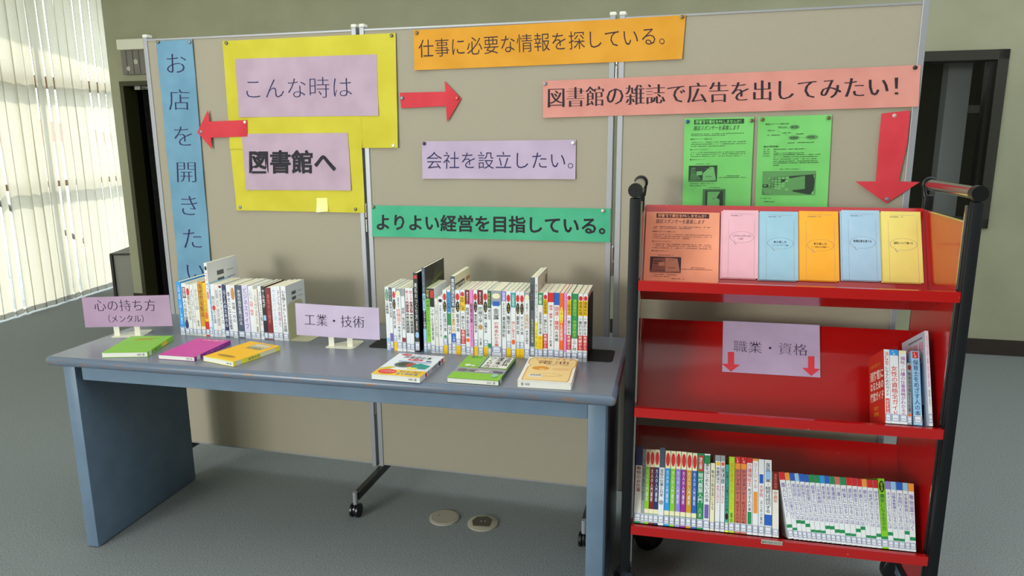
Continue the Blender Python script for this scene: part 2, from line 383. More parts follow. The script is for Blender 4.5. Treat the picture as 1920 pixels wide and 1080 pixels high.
rl = thing('hand_rail', 'dark sloping hand rail outside behind the rightmost slats', 'hand rail', Matrix.Translation((-4.9, 6.6, -.15)))
m = MB(); m.tube([(-.6, -.3, 1.5), (.1, 1.6, .35)], .03, mat((60, 50, 46), .5), 10); m.build('rail', rl)
for q in (0, .5, 1): m = MB(); m.tube([(-.6 + .7 * q, -.3 + 1.9 * q, 0), (-.6 + .7 * q, -.3 + 1.9 * q, 1.5 - 1.15 * q)], .018, mat((60, 50, 46), .5), 8); m.build('post', rl)
m = MB(); m.box(-.10, .16, -.2, .2, 0, .39, mat((156, 156, 148), .6), .006)
gc = thing('low_cabinet', 'low grey cabinet with dark rim standing beside the blinds', 'cabinet', Matrix.Translation((-3.40, 6.44, 0)) @ Matrix.Rotation(.1, 4, 'Z'))
m.build('body', gc)
m = MB(); m.box(-.12, .18, -.22, .22, .39, .405, mat((52, 50, 48), .5), .004); m.box(-.12, -.10, -.22, .22, .0, .39, mat((52, 50, 48), .5)); m.build('rim', gc)

# ================================================================== DISPLAY PANELS
PP = [Vector(p) for p in ((-1.414, 2.914), (-.5399, 2.681), (.346, 2.457), (1.210, 2.204))]
PTOP, PBOT = 1.748, .096
SEG = []; acc = 0
for i in range(3):
    d = PP[i + 1] - PP[i]; SEG.append((acc, d.length, d.normalized())); acc += d.length
def seg_of(s):
    for i in (2, 1, 0):
        if s >= SEG[i][0] or i == 0: return i
def P3(s, z, off):
    """point on the row of panels, off metres in front of it"""
    i = seg_of(s); d = SEG[i][2]; p = PP[i] + d * (s - SEG[i][0]); n = Vector((d.y, -d.x))
    for j in (1, 2):                      # ease round the joints
        ds = s - SEG[j][0]
        if abs(ds) < .02:
            d0, d1 = SEG[j - 1][2], SEG[j][2]; t = (ds + .02) / .04
            n = (Vector((d0.y, -d0.x)) * (1 - t) + Vector((d1.y, -d1.x)) * t).normalized()
    return Vector((p.x + n.x * off, p.y + n.y * off, z))
def ppx(x, y):
    best = None
    for i in range(3):
        d = SEG[i][2]; n = Vector((d.y, -d.x, 0)); q = hit(x, y, (PP[i].x, PP[i].y, 0), n)
        t = (Vector((q.x, q.y)) - PP[i]).dot(d); e = max(0, -t, t - SEG[i][1])
        if best is None or e < best[0]: best = (e, SEG[i][0] + t, q.z)
    return best[1], best[2]
names = ('leftmost tall beige felt display panel with aluminium edges', 'middle tall beige felt display panel behind the table', 'right tall beige felt display panel behind the red cart')
FW, GAP = .019, .006
for i in range(3):
    d = SEG[i][2]; L = SEG[i][1]; n = Vector((d.y, -d.x, 0))
    Mx = frame((PP[i].x, PP[i].y, 0), (d.x, d.y, 0), (-n.x, -n.y, 0), (0, 0, 1))
    T = thing('display_panel', names[i], 'panel', Mx, 'folding display panels')
    a0 = 0 if i == 0 else GAP; a1 = L if i == 2 else L - GAP
    m = MB(); m.box(a0 + FW, a1 - FW, .004, .026, PBOT + .003, PTOP - .004, M_FELT); m.build('board', T)
    m = MB(); m.box(a0 + FW, a1 - FW, .001, .029, PTOP - .006, PTOP, M_ALU); m.build('top_rail', T)
    m = MB(); m.box(a0 + FW, a1 - FW, .003, .027, PBOT, PBOT + .005, M_ALU); m.build('bottom_rail', T)
    for u in (a0, a1 - FW):
        m = MB(); m.box(u, u + FW, 0, .03, PBOT - .01, PTOP + .006, M_ALU, .002); m.build('side_post', T)
        m = MB(); m.box(u - .001, u + FW + .001, 0, .031, PTOP + .006, PTOP + .018, M_CAP, .003); m.build('end_cap', T)
    if i < 2:
        for hz in ((.36, 1.08, 1.58) if i == 0 else (.36, .95, 1.60)):
            m = MB(); m.tube([(L, .0045, hz - .05), (L, .0045, hz - .003)], .0055, M_CHROME, 10); m.tube([(L, .0045, hz + .003), (L, .0045, hz + .05)], .0055, M_CHROME, 10)
            m.tube([(L, .0045, hz + .05), (L, .0045, hz + .056)], [.0055, .002], M_CHROME, 10); m.build('hinge', T, True)
    # feet under the posts
    for u in ([a0 + .012] if i == 0 else []) + ([.016] if i == 1 else []) + ([L - .05] if i == 1 else []) + ([L - .012] if i == 2 else []):
        fy = -.03 if u > L - .02 and i == 2 else -.225
        m = MB(); m.box(u - .011, u + .011, fy, .255, .062, .092, mat((48, 50, 50), .4, .3), .002); m.build('foot_bar', T)
        for y in (fy - .01 if fy < -.1 else .0, .265):
            c = MB(); c.tube([(u, y, .05), (u, y, .098)], .009, M_ALU, 12); s_ = c.build('caster', T, True)
            for q in (-.017, .006):
                w = MB(); w.tube([(u + q, y, .0265), (u + q + .002, y, .0265), (u + q + .010, y, .0265), (u + q + .012, y, .0265)], [.022, .026, .026, .022], M_BLACKPL, 20); w.build('wheel', s_, True)
            w = MB(); w.tube([(u - .003, y, .03), (u + .004, y, .03)], .022, mat((30, 32, 36), .25), 16); w.build('hood', s_, True)

# ------------------------------------------------------------------ papers pinned on the panels
def wob(s, z, k): return (.0012 if k < 8 else .0003) * (sin(s * 19 + k) * sin(z * 23 + k * 2) + .6 * sin(s * 41 + z * 13 + k))
def sheet_fn(q, off, k, rows=None):
    """q: four (s,z) corners TL,TR,BR,BL"""
    (tl, tr, br, bl) = q
    def fn(a, b, o=0.0):
        s = (tl[0] * (1 - a) + tr[0] * a) * b + (bl[0] * (1 - a) + br[0] * a) * (1 - b)
        z = (tl[1] * (1 - a) + tr[1] * a) * b + (bl[1] * (1 - a) + br[1] * a) * (1 - b)
        lift = .004 * max(0, .25 - b) * 4 * (max(0, a - .85) + max(0, .15 - a)) * 6
        return P3(s, z, off + .002 + wob(s, z, k) + lift + o)
    return fn
def sheet(name, fn, m_, nx, ny, parent=None):
    m = MB(); N = (nx + 1) * (ny + 1); vs = []; fs = []
    for t in (.0003, 0):
        for j in range(ny + 1):
            for i in range(nx + 1): vs.append(fn(i / nx, j / ny, t))
    for j in range(ny):
        for i in range(nx):
            a = j * (nx + 1) + i; fs.append((a, a + 1, a + nx + 2, a + nx + 1)); fs.append((a + N, a + N + nx + 1, a + N + nx + 2, a + N + 1))
    edge = [i for i in range(nx)] ; r = nx + 1
    for i in range(nx): fs.append((i, i + N, i + 1 + N, i + 1)); t = ny * r + i; fs.append((t, t + 1, t + 1 + N, t + N))
    for j in range(ny): a = j * r; fs.append((a, a + r, a + r + N, a + N)); a = j * r + nx; fs.append((a, a + N, a + r + N, a + r))
    m.add(vs, fs, m_); return m.build(name, parent, True)
def quad_px(*c): return [ppx(*p) for p in c]
def origin_thing(name, label, cat, fn, group=None):
    p = fn(.5, 0, 0); T = thing(name, label, cat, Matrix.Translation(p), group); T['o'] = 0
    del T['o']; return T, (lambda f: (lambda a, b, o=0.0: f(a, b, o) - p))
BOLD9 = tuple((a, b) for a in (-.017, 0, .017) for b in (-.013, 0, .013)); BOLD5 = ((-.016, 0), (.016, 0), (0, .014), (0, -.014), (0, 0))
MINCHO = dict(w=-.018, copies=(0.0, .012, .024)); THIN = dict(w=-.006); POP = dict(w=.028); MBOLD = dict(w=-.017, copies=(0.0, .018, .036, .054, .07)); MLIGHT = dict(w=-.017, copies=(0, .008))
def sign(name, label, rgb, corners, texts, k, off=0.0, nx=24, ny=6, group='paper signs on the display panels', cat='sign'):
    fn = sheet_fn(quad_px(*corners), off, k); T, loc = origin_thing(name, label, cat, fn, group)
    sheet('sheet', loc(fn), paper(rgb), nx, ny, T)
    for (t, tc, colr, st, vert) in texts:
        tf = loc(sheet_fn(quad_px(*tc), off, k)); D = Decal(tf, .0007); kw = dict(st)
        D.text(t, 0, 0, 1, 1, colr, vert=vert, **kw); D.build('lettering', T)
    return T
sign('paper_sign', 'tall narrow sky-blue sign with thin vertical writing, left end', (112, 156, 182), ((293, 77), (361, 74), (402, 566), (341, 570)),
     [(ch, ((cx - s, cy - s), (cx + s, cy - s), (cx + s + 2, cy + s), (cx - s + 2, cy + s)), NAVY, MINCHO, False) for ch, cx, cy, s in
      (('お', 329, 119, 22), ('店', 336, 187, 22), ('を', 343, 255, 22), ('開', 349, 322, 22), ('き', 354, 385, 22), ('た', 360, 447, 22), ('い', 365, 509, 21))], 1, nx=4, ny=30)
# the yellow poster is built of two sheets with two lilac cards
fnU = sheet_fn(quad_px((418, 77), (742, 62), (747, 277), (433, 279)), .001, 2); fnL = sheet_fn(quad_px((431, 262), (678, 262), (685, 399), (445, 394)), 0, 2)
T, loc = origin_thing('paper_poster', 'large yellow poster with two lilac cards, pinned left of centre', 'poster', fnL, 'paper signs on the display panels')
sheet('sheet', loc(fnU), paper((206, 196, 62)), 20, 12, T); sheet('sheet', loc(fnL), paper((206, 196, 62)), 16, 8, T)
f1 = loc(sheet_fn(quad_px((442, 111), (707, 102), (711, 217), (450, 220)), .002, 2)); f2 = loc(sheet_fn(quad_px((454, 251), (653, 249), (660, 357), (463, 356)), .0028, 2))
sheet('card', f1, paper((188, 164, 182)), 18, 7, T); sheet('card', f2, paper((188, 164, 182)), 14, 7, T)
f = loc(sheet_fn(quad_px((455, 145), (663, 141), (664, 185), (456, 188)), .002, 2)); D = Decal(f, .0008); D.text('こんな時は', 0, 0, 1, 1, NAVY, **MLIGHT); D.build('lettering', T)
f = loc(sheet_fn(quad_px((466, 281), (632, 281), (632, 326), (467, 326)), .0028, 2)); D = Decal(f, .0008); D.text('図書館へ', 0, 0, 1, 1, INK, w=.012, copies=BOLD9); D.build('lettering', T)
f = loc(sheet_fn(quad_px((594, 371), (614, 371), (617, 396), (595, 398)), .0008, 2)); sheet('tape', f, mat((232, 224, 120), .2), 2, 2, T)
f = loc(sheet_fn(quad_px((676.3, 220), (678, 220), (680, 277), (678, 277)), .0016, 2)); sheet('seam', f, mat((206, 184, 14), .6), 1, 4, T)
sign('paper_sign', 'long orange banner with thin writing pinned along the top edge', (220, 156, 52), ((775, 57), (1286, 28), (1279, 111), (778, 132)),
     [('仕事に必要な情報を探している。', ((784, 73), (1268, 46), (1270, 84), (785, 110)), BROWNINK, THIN, False)], 3, nx=40)
sign('paper_sign', 'long salmon-pink banner with bold brush-style writing, upper right', (214, 146, 134), ((1018, 152), (1726, 122), (1721, 200), (1019, 221)),
     [('図書館の雑誌で広告を出してみたい！', ((1024, 163), (1713, 138), (1713, 182), (1024, 204)), BROWNINK, MBOLD, False)], 4, off=.001, nx=50)
sign('paper_sign', 'pale lilac sign with thin writing in the middle panel', (190, 172, 198), ((791, 265), (1080, 262), (1079, 336), (793, 335)),
     [('会社を設立したい。', ((799, 283), (1098, 283), (1098, 318), (799, 318)), NAVY, THIN, False)], 5, off=.0, nx=24)
sign('paper_sign', 'long green banner with heavy black writing above the books', (78, 178, 138), ((697, 385), (1145, 391), (1144, 454), (699, 443)),
     [('よりよい経営を目指している。', ((704, 400), (1157, 407), (1157, 441), (704, 432)), INK, dict(w=.01, copies=BOLD5), False)], 6, nx=36)
def arrow(label, pts, k, off=.001, group='red paper arrows on the display panels'):
    q = [ppx(*p) for p in pts]; m = MB(); n = len(q); c = P3(*q[0], 0)
    T = thing('paper_arrow', label, 'arrow', Matrix.Translation(c), group)
    # fan of strips so the paper can be slightly wavy
    fr = [P3(s, z, off + .003 + .0015 * sin(s * 30 + z * 26 + k)) - c for s, z in q]; bk = [v + (fr[0] - (P3(q[0][0], q[0][1], off + .0035) - c)) * 0 for v in fr]
    nn = (P3(q[0][0], q[0][1], 1) - P3(q[0][0], q[0][1], 0)) * -.0004
    bk = [v + nn for v in fr]
    m.add(fr + bk, [tuple(range(n)), tuple(range(2 * n - 1, n - 1, -1))] + [(i, n + i, n + (i + 1) % n, (i + 1) % n) for i in range(n)], paper((208, 62, 72)))
    m.build('sheet', T); return T
arrow('red arrow pointing left between the blue sign and yellow poster', [(372, 248), (400, 280), (398, 258), (466, 256), (465, 225), (395, 228), (392, 206)], 1, .004)
arrow('red arrow pointing right beside the yellow poster', [(750, 174), (753, 203), (837, 199), (839, 229), (865, 185), (834, 152), (836, 172)], 2)
arrow('large red arrow pointing down at the right end', [(1652, 213), (1646, 273), (1641, 340), (1603, 340), (1661, 381), (1724, 341), (1684, 340), (1701, 264), (1705, 207)], 3, .004)

def photo_mag(D, a0, b0, a1, b1, dk, lt, md):
    w, h = a1 - a0, b1 - b0; P = lambda a, b: (a0 + a * w, b0 + b * h)
    D.rect(a0, b0, a1, b1, dk); D.rect(a0, b0, a1, b0 + h * .1, md)
    D.poly([P(.05, .1), P(.5, .14), P(.5, .92), P(.1, .88)], md); D.poly([P(.5, .06), P(.97, .1), P(.88, .9), P(.5, .94)], lt)
    D.poly([P(.12, .55), P(.3, .56), P(.3, .6), P(.12, .59)], dk); D.poly([P(.13, .68), P(.38, .7), P(.38, .76), P(.13, .74)], dk)
    D.poly([P(.58, .8), P(.8, .78), P(.8, .81), P(.58, .83)], md); D.poly([P(.6, .3), P(.82, .3), P(.82, .34), P(.6, .34)], md)
    D.poly([P(.28, .4), P(.48, .42), P(.48, .66), P(.28, .64)], lt)
def flyer_a(D, ink, pap, lt, md, dk, second=True):
    D.rect(.14, .936, .86, .984, dk); D.text('図書館で貴社をPRしませんか！', .16, .94, .85, .98, pap, w=.02)
    D.text('雑誌スポンサーを募集します', .13, .872, .80, .925, ink, slant=.25)
    y = lambda p: 1 - (p - 70) / 1053
    for p in (241, 258): D.scribble(.1, .88 if p < 250 else .62, y(p), .007, ink)
    for p in (329, 350, 372, 438, 458, 480): D.scribble(.1, .6 if p == 372 else .9, y(p), .007, ink)
    for t, p, w in (('◆雑誌スポンサー制度とは？', 302, .42), ('◆スポンサーになると？', 414, .36), ('◆広告のイメージ', 521, .28)):
        D.text(t, .09, y(p), .09 + w * .8, y(p) + .018, ink)
    D.scribble(.18, .4, y(561), .006, ink); photo_mag(D, .08, y(752), .5, y(577), dk, lt, md)
    D.scribble(.1, .45, y(775), .006, ink); D.scribble(.1, .35, y(797), .006, ink); D.scribble(.64, .82, y(692), .007, ink, .9); D.scribble(.51, .92, y(710), .007, ink, .95)
    D.scribble(.38, .55, y(818), .006, ink)
    if second:
        D.rect(.3, y(1060), .63, y(832), md); D.rect(.34, y(1060), .6, y(850), dk); D.rect(.37, y(1050), .55, y(860), lt); D.rect(.4, y(880), .5, y(877), md); D.rect(.44, y(940), .48, y(936), dk)
GI = mat((40, 66, 44), .7); GP = mat((120, 206, 110), .7)
fn = sheet_fn(quad_px((1284, 222), (1414, 219), (1406, 404), (1279, 404)), 0, 8); T, loc = origin_thing('paper_flyer', 'left green flyer with dark header bar pinned above the cart', 'flyer', fn, 'green flyers pinned on the right panel')
sheet('sheet', loc(fn), paper((122, 206, 114)), 10, 12, T); D = Decal(loc(fn), .0010); flyer_a(D, GI, GP, mat((108, 178, 104), .7), mat((70, 116, 72), .7), mat((36, 62, 42), .7)); D.build('print', T)
fn = sheet_fn(quad_px((1422, 219), (1560, 215), (1550, 405), (1415, 404)), 0, 9); T, loc = origin_thing('paper_flyer', 'right green flyer with a diagram and a shelf photo', 'flyer', fn, 'green flyers pinned on the right panel')
sheet('sheet', loc(fn), paper((122, 206, 114)), 10, 12, T); D = Decal(loc(fn), .0010)
gm, gd, gl = mat((92, 152, 88), .7), mat((34, 58, 40), .7), mat((112, 184, 106), .7); y = lambda p: 1 - (p - 50) / 1110; A = lambda p: (p - 70) / 785
D.text('◆雑誌スポンサー制度の流れ', A(148), y(146), A(410), y(122), GI)
for x0_, x1_, yc in ((412, 520, 172), (405, 525, 288), (588, 720, 285)): D.ell(A(x0_), y(yc + 26), A(x1_), y(yc - 24), gm)
for t, x0_, x1_, yc in (('スポンサー', 172, 262, 205), ('書店等', 428, 502, 172), ('図書館', 424, 504, 290), ('利用者', 608, 684, 286)): D.text(t, A(x0_), y(yc + 13), A(x1_), y(yc - 13), GI, w=.01)
for x0_, y0_, x1_, y1_ in ((285, 185, 410, 180), (280, 205, 410, 275), (465, 200, 464, 262), (525, 286, 588, 286)):
    D.poly([(A(x0_), y(y0_ + 2)), (A(x1_) + .003, y(y1_ + 2)), (A(x1_) + .003, y(y1_ - 1)), (A(x0_), y(y0_ - 1))], gm)
for x0_, x1_, yc in ((288, 384, 168), (344, 432, 232), (172, 312, 254), (484, 566, 246), (398, 478, 342), (505, 682, 340)): D.scribble(A(x0_), A(x1_), y(yc + 6), .009, GI, .95)
D.text('◆応募詳細', A(135), y(392), A(300), y(370), GI, w=.01)
for yc in (412, 436, 458, 482): D.scribble(A(135), A(208), y(yc + 5), .008, GI, .9)
for yc, x1_ in ((410, 598), (434, 290), (454, 576), (472, 752), (495, 750), (520, 715), (543, 720), (563, 738), (588, 315)): D.scribble(A(250), A(x1_), y(yc + 5), .008, GI, .9)
D.scribble(A(312), A(552), y(636), .006, GI, .9)
D.rect(A(140), y(922), A(716), y(655), gm); D.poly([(A(140), y(830)), (A(205), y(840)), (A(500), y(915)), (A(140), y(920))], mat((78, 126, 76), .7))
D.poly([(A(205), y(770)), (A(205), y(840)), (A(560), y(918)), (A(700), y(918)), (A(712), y(692)), (A(400), y(715)), (A(225), y(728))], gd)
for c_ in range(12):
    for r_ in range(5):
        t0, t1 = c_ / 12, (c_ + .86) / 12; 
        def Q(t, r): 
            top = 728 - 36 * t ** 1.2; bot = 838 + 84 * t; return (A(207 + (712 - 207) * t ** 1.15), y(top + (bot - top) * r))
        if random.random() < .93: D.poly([Q(t0, (r_ + .93) / 5), Q(t1, (r_ + .93) / 5), Q(t1, (r_ + .14) / 5), Q(t0, (r_ + .14) / 5)], random.choice((gl, gl, gm)), False)
D.o += .00006; D.rect(A(145), y(838), A(205), y(802), gd); D.rect(A(155), y(825), A(185), y(808), gm)
D.scribble(A(112), A(250), y(964), .008, GI); D.scribble(A(155), A(282), y(1002), .008, GI, .95); D.build('print', T)
# pins
TK = [((298, 79), 0, 'upper left corner of the sky-blue sign'), ((357, 79), 1, 'upper right corner of the sky-blue sign'),
      ((426, 81), 0, 'upper left corner of the yellow poster'), ((735, 67), 0, 'upper right corner of the yellow poster'), ((739, 273), 2, 'right edge of the yellow poster below its corner'),
      ((452, 388), 1, 'lower left corner of the yellow poster'), ((668, 392), 0, 'lower right corner of the yellow poster'),
      ((379, 247), 1, 'tip of the red arrow pointing left'), ((461, 229), 2, 'tail of the red arrow pointing left'),
      ((755, 184), 3, 'tail of the red arrow pointing right'), ((858, 184), 4, 'tip of the red arrow pointing right'),
      ((782, 62), 0, 'left end of the orange banner'), ((1279, 32), 0, 'right end of the orange banner'),
      ((1023, 157), 1, 'left end of the salmon-pink banner'), ((1715, 127), 5, 'right end of the salmon-pink banner'),
      ((796, 269), 5, 'left corner of the pale lilac sign'), ((1075, 268), 2, 'right corner of the pale lilac sign'),
      ((701, 388), 0, 'left end of the green banner'), ((1131, 395), 6, 'right end of the green banner'),
      ((1289, 228), 7, 'left corner of the left green flyer'), ((1409, 226), 0, 'right corner of the left green flyer'),
      ((1429, 224), 0, 'left corner of the right green flyer'), ((1553, 221), 0, 'right corner of the right green flyer'),
      ((1676, 217), 6, 'tail of the large red down arrow'), ((1662, 373), 3, 'tip of the large red down arrow')]
TC = [((112, 104, 76), 'olive'), ((132, 140, 142), 'grey'), ((225, 225, 215), 'white'), ((120, 140, 160), 'blue-grey'), ((190, 80, 60), 'rust'), ((52, 48, 48), 'dark'), ((200, 190, 180), 'pale'), ((40, 90, 130), 'blue')]
for (x, y_), c, lb in TK:
    s, z = ppx(x, y_); p = P3(s, z, 0); n = (P3(s, z, 1) - p)
    xx = Vector((0, 0, 1)).cross(n); T = frame(p + n * .004, xx, Vector((0, 0, 1)), n)
    m = MB(); m.tube([(0, 0, .0005), (0, 0, .003), (0, 0, .0052), (0, 0, .006)], [.0062, .0062, .0052, .0025], mat(TC[c][0], .35, .3), 14); m.tube([(0, 0, -.006), (0, 0, .001)], .0006, M_CHROME, 6)
    o = m.build('drawing_pin', None, True); o.matrix_world = T; tag(o, '%s drawing pin at the %s' % (TC[c][1], lb), 'pin', 'drawing pins holding the papers')

# ================================================================== TABLE
TO = Vector((-1.503, 2.223, 0)); TY = -.22; TW, TD, TH = 1.822, .605, .691
TM = Matrix.Translation(TO) @ Matrix.Rotation(TY, 4, 'Z'); TI = TM.inverted()
T = thing('work_table', 'long blue-grey table with worn rounded edge in front of the panels', 'table', TM)
def on_table(x, y): return TI @ hit(x, y, (0, 0, TH), Vector((0, 0, 1)))
m = MB(); m.box(0, TW, 0, TD, TH - .03, TH, M_TEDGE, .013); m.build('table_edge', T, True, 'scuffed blue rounded edge')
m = MB(); m.box(.012, TW - .012, .012, TD - .012, TH - .002, TH + .0006, M_TTOP); m.build('table_top', T, label='grey laminate surface')
TH += .0006
m = MB(); m.box(.029, .074, .04, TD - .04, 0.004, TH - .03, M_TBLUE, .003); m.build('leg_panel', T, True)
m = MB(); m.box(TW - .029 - .05, TW - .029, .04, TD - .04, 0.004, TH - .03, M_TBLUE, .003); m.build('leg_panel', T, True)
m = MB(); m.box(.098, TW - .079, .042, .06, TH - .085, TH - .03, M_TBLUE, .002); m.build('front_rail', T)
m = MB(); m.box(.074, TW - .079, TD - .08, TD - .06, TH - .09, TH - .03, M_TBLUE, .002); m.build('back_rail', T)
for u in (.0515, TW - .054):
    for v in (.06, TD - .06): m = MB(); m.tube([(u, v, 0), (u, v, .006)], .014, M_BLACKPL, 12); m.build('foot', T)

# ================================================================== BOOKS
ORD = ['first', 'second', 'third', 'fourth', 'fifth', 'sixth', 'seventh', 'eighth', 'ninth', 'tenth', 'eleventh', 'twelfth', 'thirteenth', 'fourteenth', 'fifteenth', 'sixteenth', 'seventeenth', 'eighteenth', 'nineteenth', 'twentieth']
TEN = {2: 'twenty', 3: 'thirty', 4: 'forty'}
def ordinal(n):
    if n <= 20: return ORD[n - 1]
    return (TEN[n // 10] + '-' + ORD[n % 10 - 1]) if n % 10 else {30: 'thirtieth', 40: 'fortieth'}[n]
PAL = {'w': (228, 232, 236), 'W': (226, 224, 214), 'k': (24, 24, 28), 'g': (150, 156, 164), 'G': (92, 98, 104), 'r': (206, 40, 44), 'R': (120, 22, 26), 'y': (240, 196, 20), 'Y': (240, 232, 70),
       'o': (232, 104, 40), 'O': (236, 150, 60), 'b': (40, 96, 190), 'B': (30, 46, 100), 'c': (40, 150, 226), 'C': (150, 196, 232), 'l': (130, 200, 40), 'L': (176, 214, 50), 'e': (36, 140, 84), 'E': (40, 92, 60),
       'p': (226, 140, 200), 'P': (150, 40, 150), 'v': (140, 130, 214), 'V': (112, 96, 172), 't': (60, 160, 160), 'n': (190, 140, 80), 'N': (206, 150, 30), 'm': (232, 228, 190), 'f': (200, 110, 96), 's': (70, 84, 104), 'i': (214, 210, 236)}
def pm(c): return mat(PAL[c], 0.32 if c not in 'mW' else .5)
def book(M, t, h, d, base, items, label, group, sticker=True, front=None, side=None, name='book', pages=None, low=0.0, stick_w=.92):
    """local axes: x thickness, y depth away from the spine, z height"""
    T = thing(name, label, 'book', M, group); t = max(t, .005) - .0003; c = pm(base); q = .0006
    m = MB(); m.box(0, t, 0, q * 1.5, 0, h, c); m.box(0, q, q * 1.5, d, 0, h, side or c); m.box(t - q, t, q * 1.5, d, 0, h, side or c); m.build('cover', T)
    m = MB(); m.box(q + .0001, t - q - .0001, q * 1.6, d - .0012, .0012, h - .0012, pages or M_PAGE); m.build('pages', T)
    D = Decal(lambda a, b, o: Vector((a * t, -o, b * h)), .0002, .00005)
    for it in items:
        k = it[0]
        if k == 'b': D.rect(.0, it[1], 1, it[2], pm(it[3]))
        elif k == 'i': D.rect(.14, it[1], .86, it[2], pm(it[3]))
        elif k == 'e': D.ell(.08, it[1], .92, it[2], pm(it[3]))
        elif k == 't':
            wd = it[5] if len(it) > 5 else .78; D.text(it[4], .5 - wd / 2, it[1], .5 + wd / 2, it[2], pm(it[3]), w=.008, vert=True)
    D.build('spine_print', T)
    if sticker:
        D = Decal(lambda a, b, o: Vector((a * t, -o, b * h)), .0005, .00005); z0 = .035 + low; z1 = z0 + .085
        D.rect(.0, z0 - .012, 1, z1 + .012, mat((206, 212, 222), .3)); a_ = (1 - stick_w) / 2
        D.rect(a_, z0, 1 - a_, z1, mat((112, 122, 160), .4)); D.rect(a_ + .1, z0 + .006, .9 - a_, z1 - .006, mat((222, 228, 238), .4)); D.rect(.2, z0 + .03, .8, z0 + .036, mat((90, 94, 110), .5)); D.build('shelf_label', T)
    if front:
        D = Decal(lambda a, b, o: Vector((t + o, a * d, b * h)), .0002, .00005) if front[0] == 'R' else Decal(lambda a, b, o: Vector((-o, (1 - a) * d, b * h)), .0002, .00005)
        front[1](D); D.build('cover_print', T)
    return T
def row_frame(p0, p1):
    a = on_table(*p0); b = on_table(*p1); A_ = TM @ Vector((a.x, a.y, TH)); B_ = TM @ Vector((b.x, b.y, TH)); d = (B_ - A_).normalized(); n = Vector((d.y, -d.x, 0))
    return A_, d, n
def on_row(fr, x, y):
    A_, d, n = fr; p = hit(x, y, A_, n); return (p - A_).dot(d), p.z - A_.z
def stand_row(fr, specs, cx, cy, sc, group, where):
    used = -1
    for k, sp in enumerate(specs):
        x0, x1, yt, depth, base, items, look = sp[:7]; kw = sp[7] if len(sp) > 7 else {}
        u0, z = on_row(fr, cx + x0 / sc, cy + yt / sc); u1, _ = on_row(fr, cx + x1 / sc, cy + yt / sc)
        u0 = max(u0, used + .0002); used = max(u1, u0 + .005); A_, d, n = fr
        back = kw.pop('back', 0.0); p = A_ + d * u0 - n * (random.uniform(0, .004) + back)
        M = frame(p, d, -n, (0, 0, 1)); 
        book(M, used - u0, z, depth, base, items, '%s, %s in the %s' % (look, ordinal(k + 1), where), group, low=.12 if (items and items[0] == ('e', .84, .95, 'r')) else random.choice((0, 0, .02, .03)), **kw)
    return used
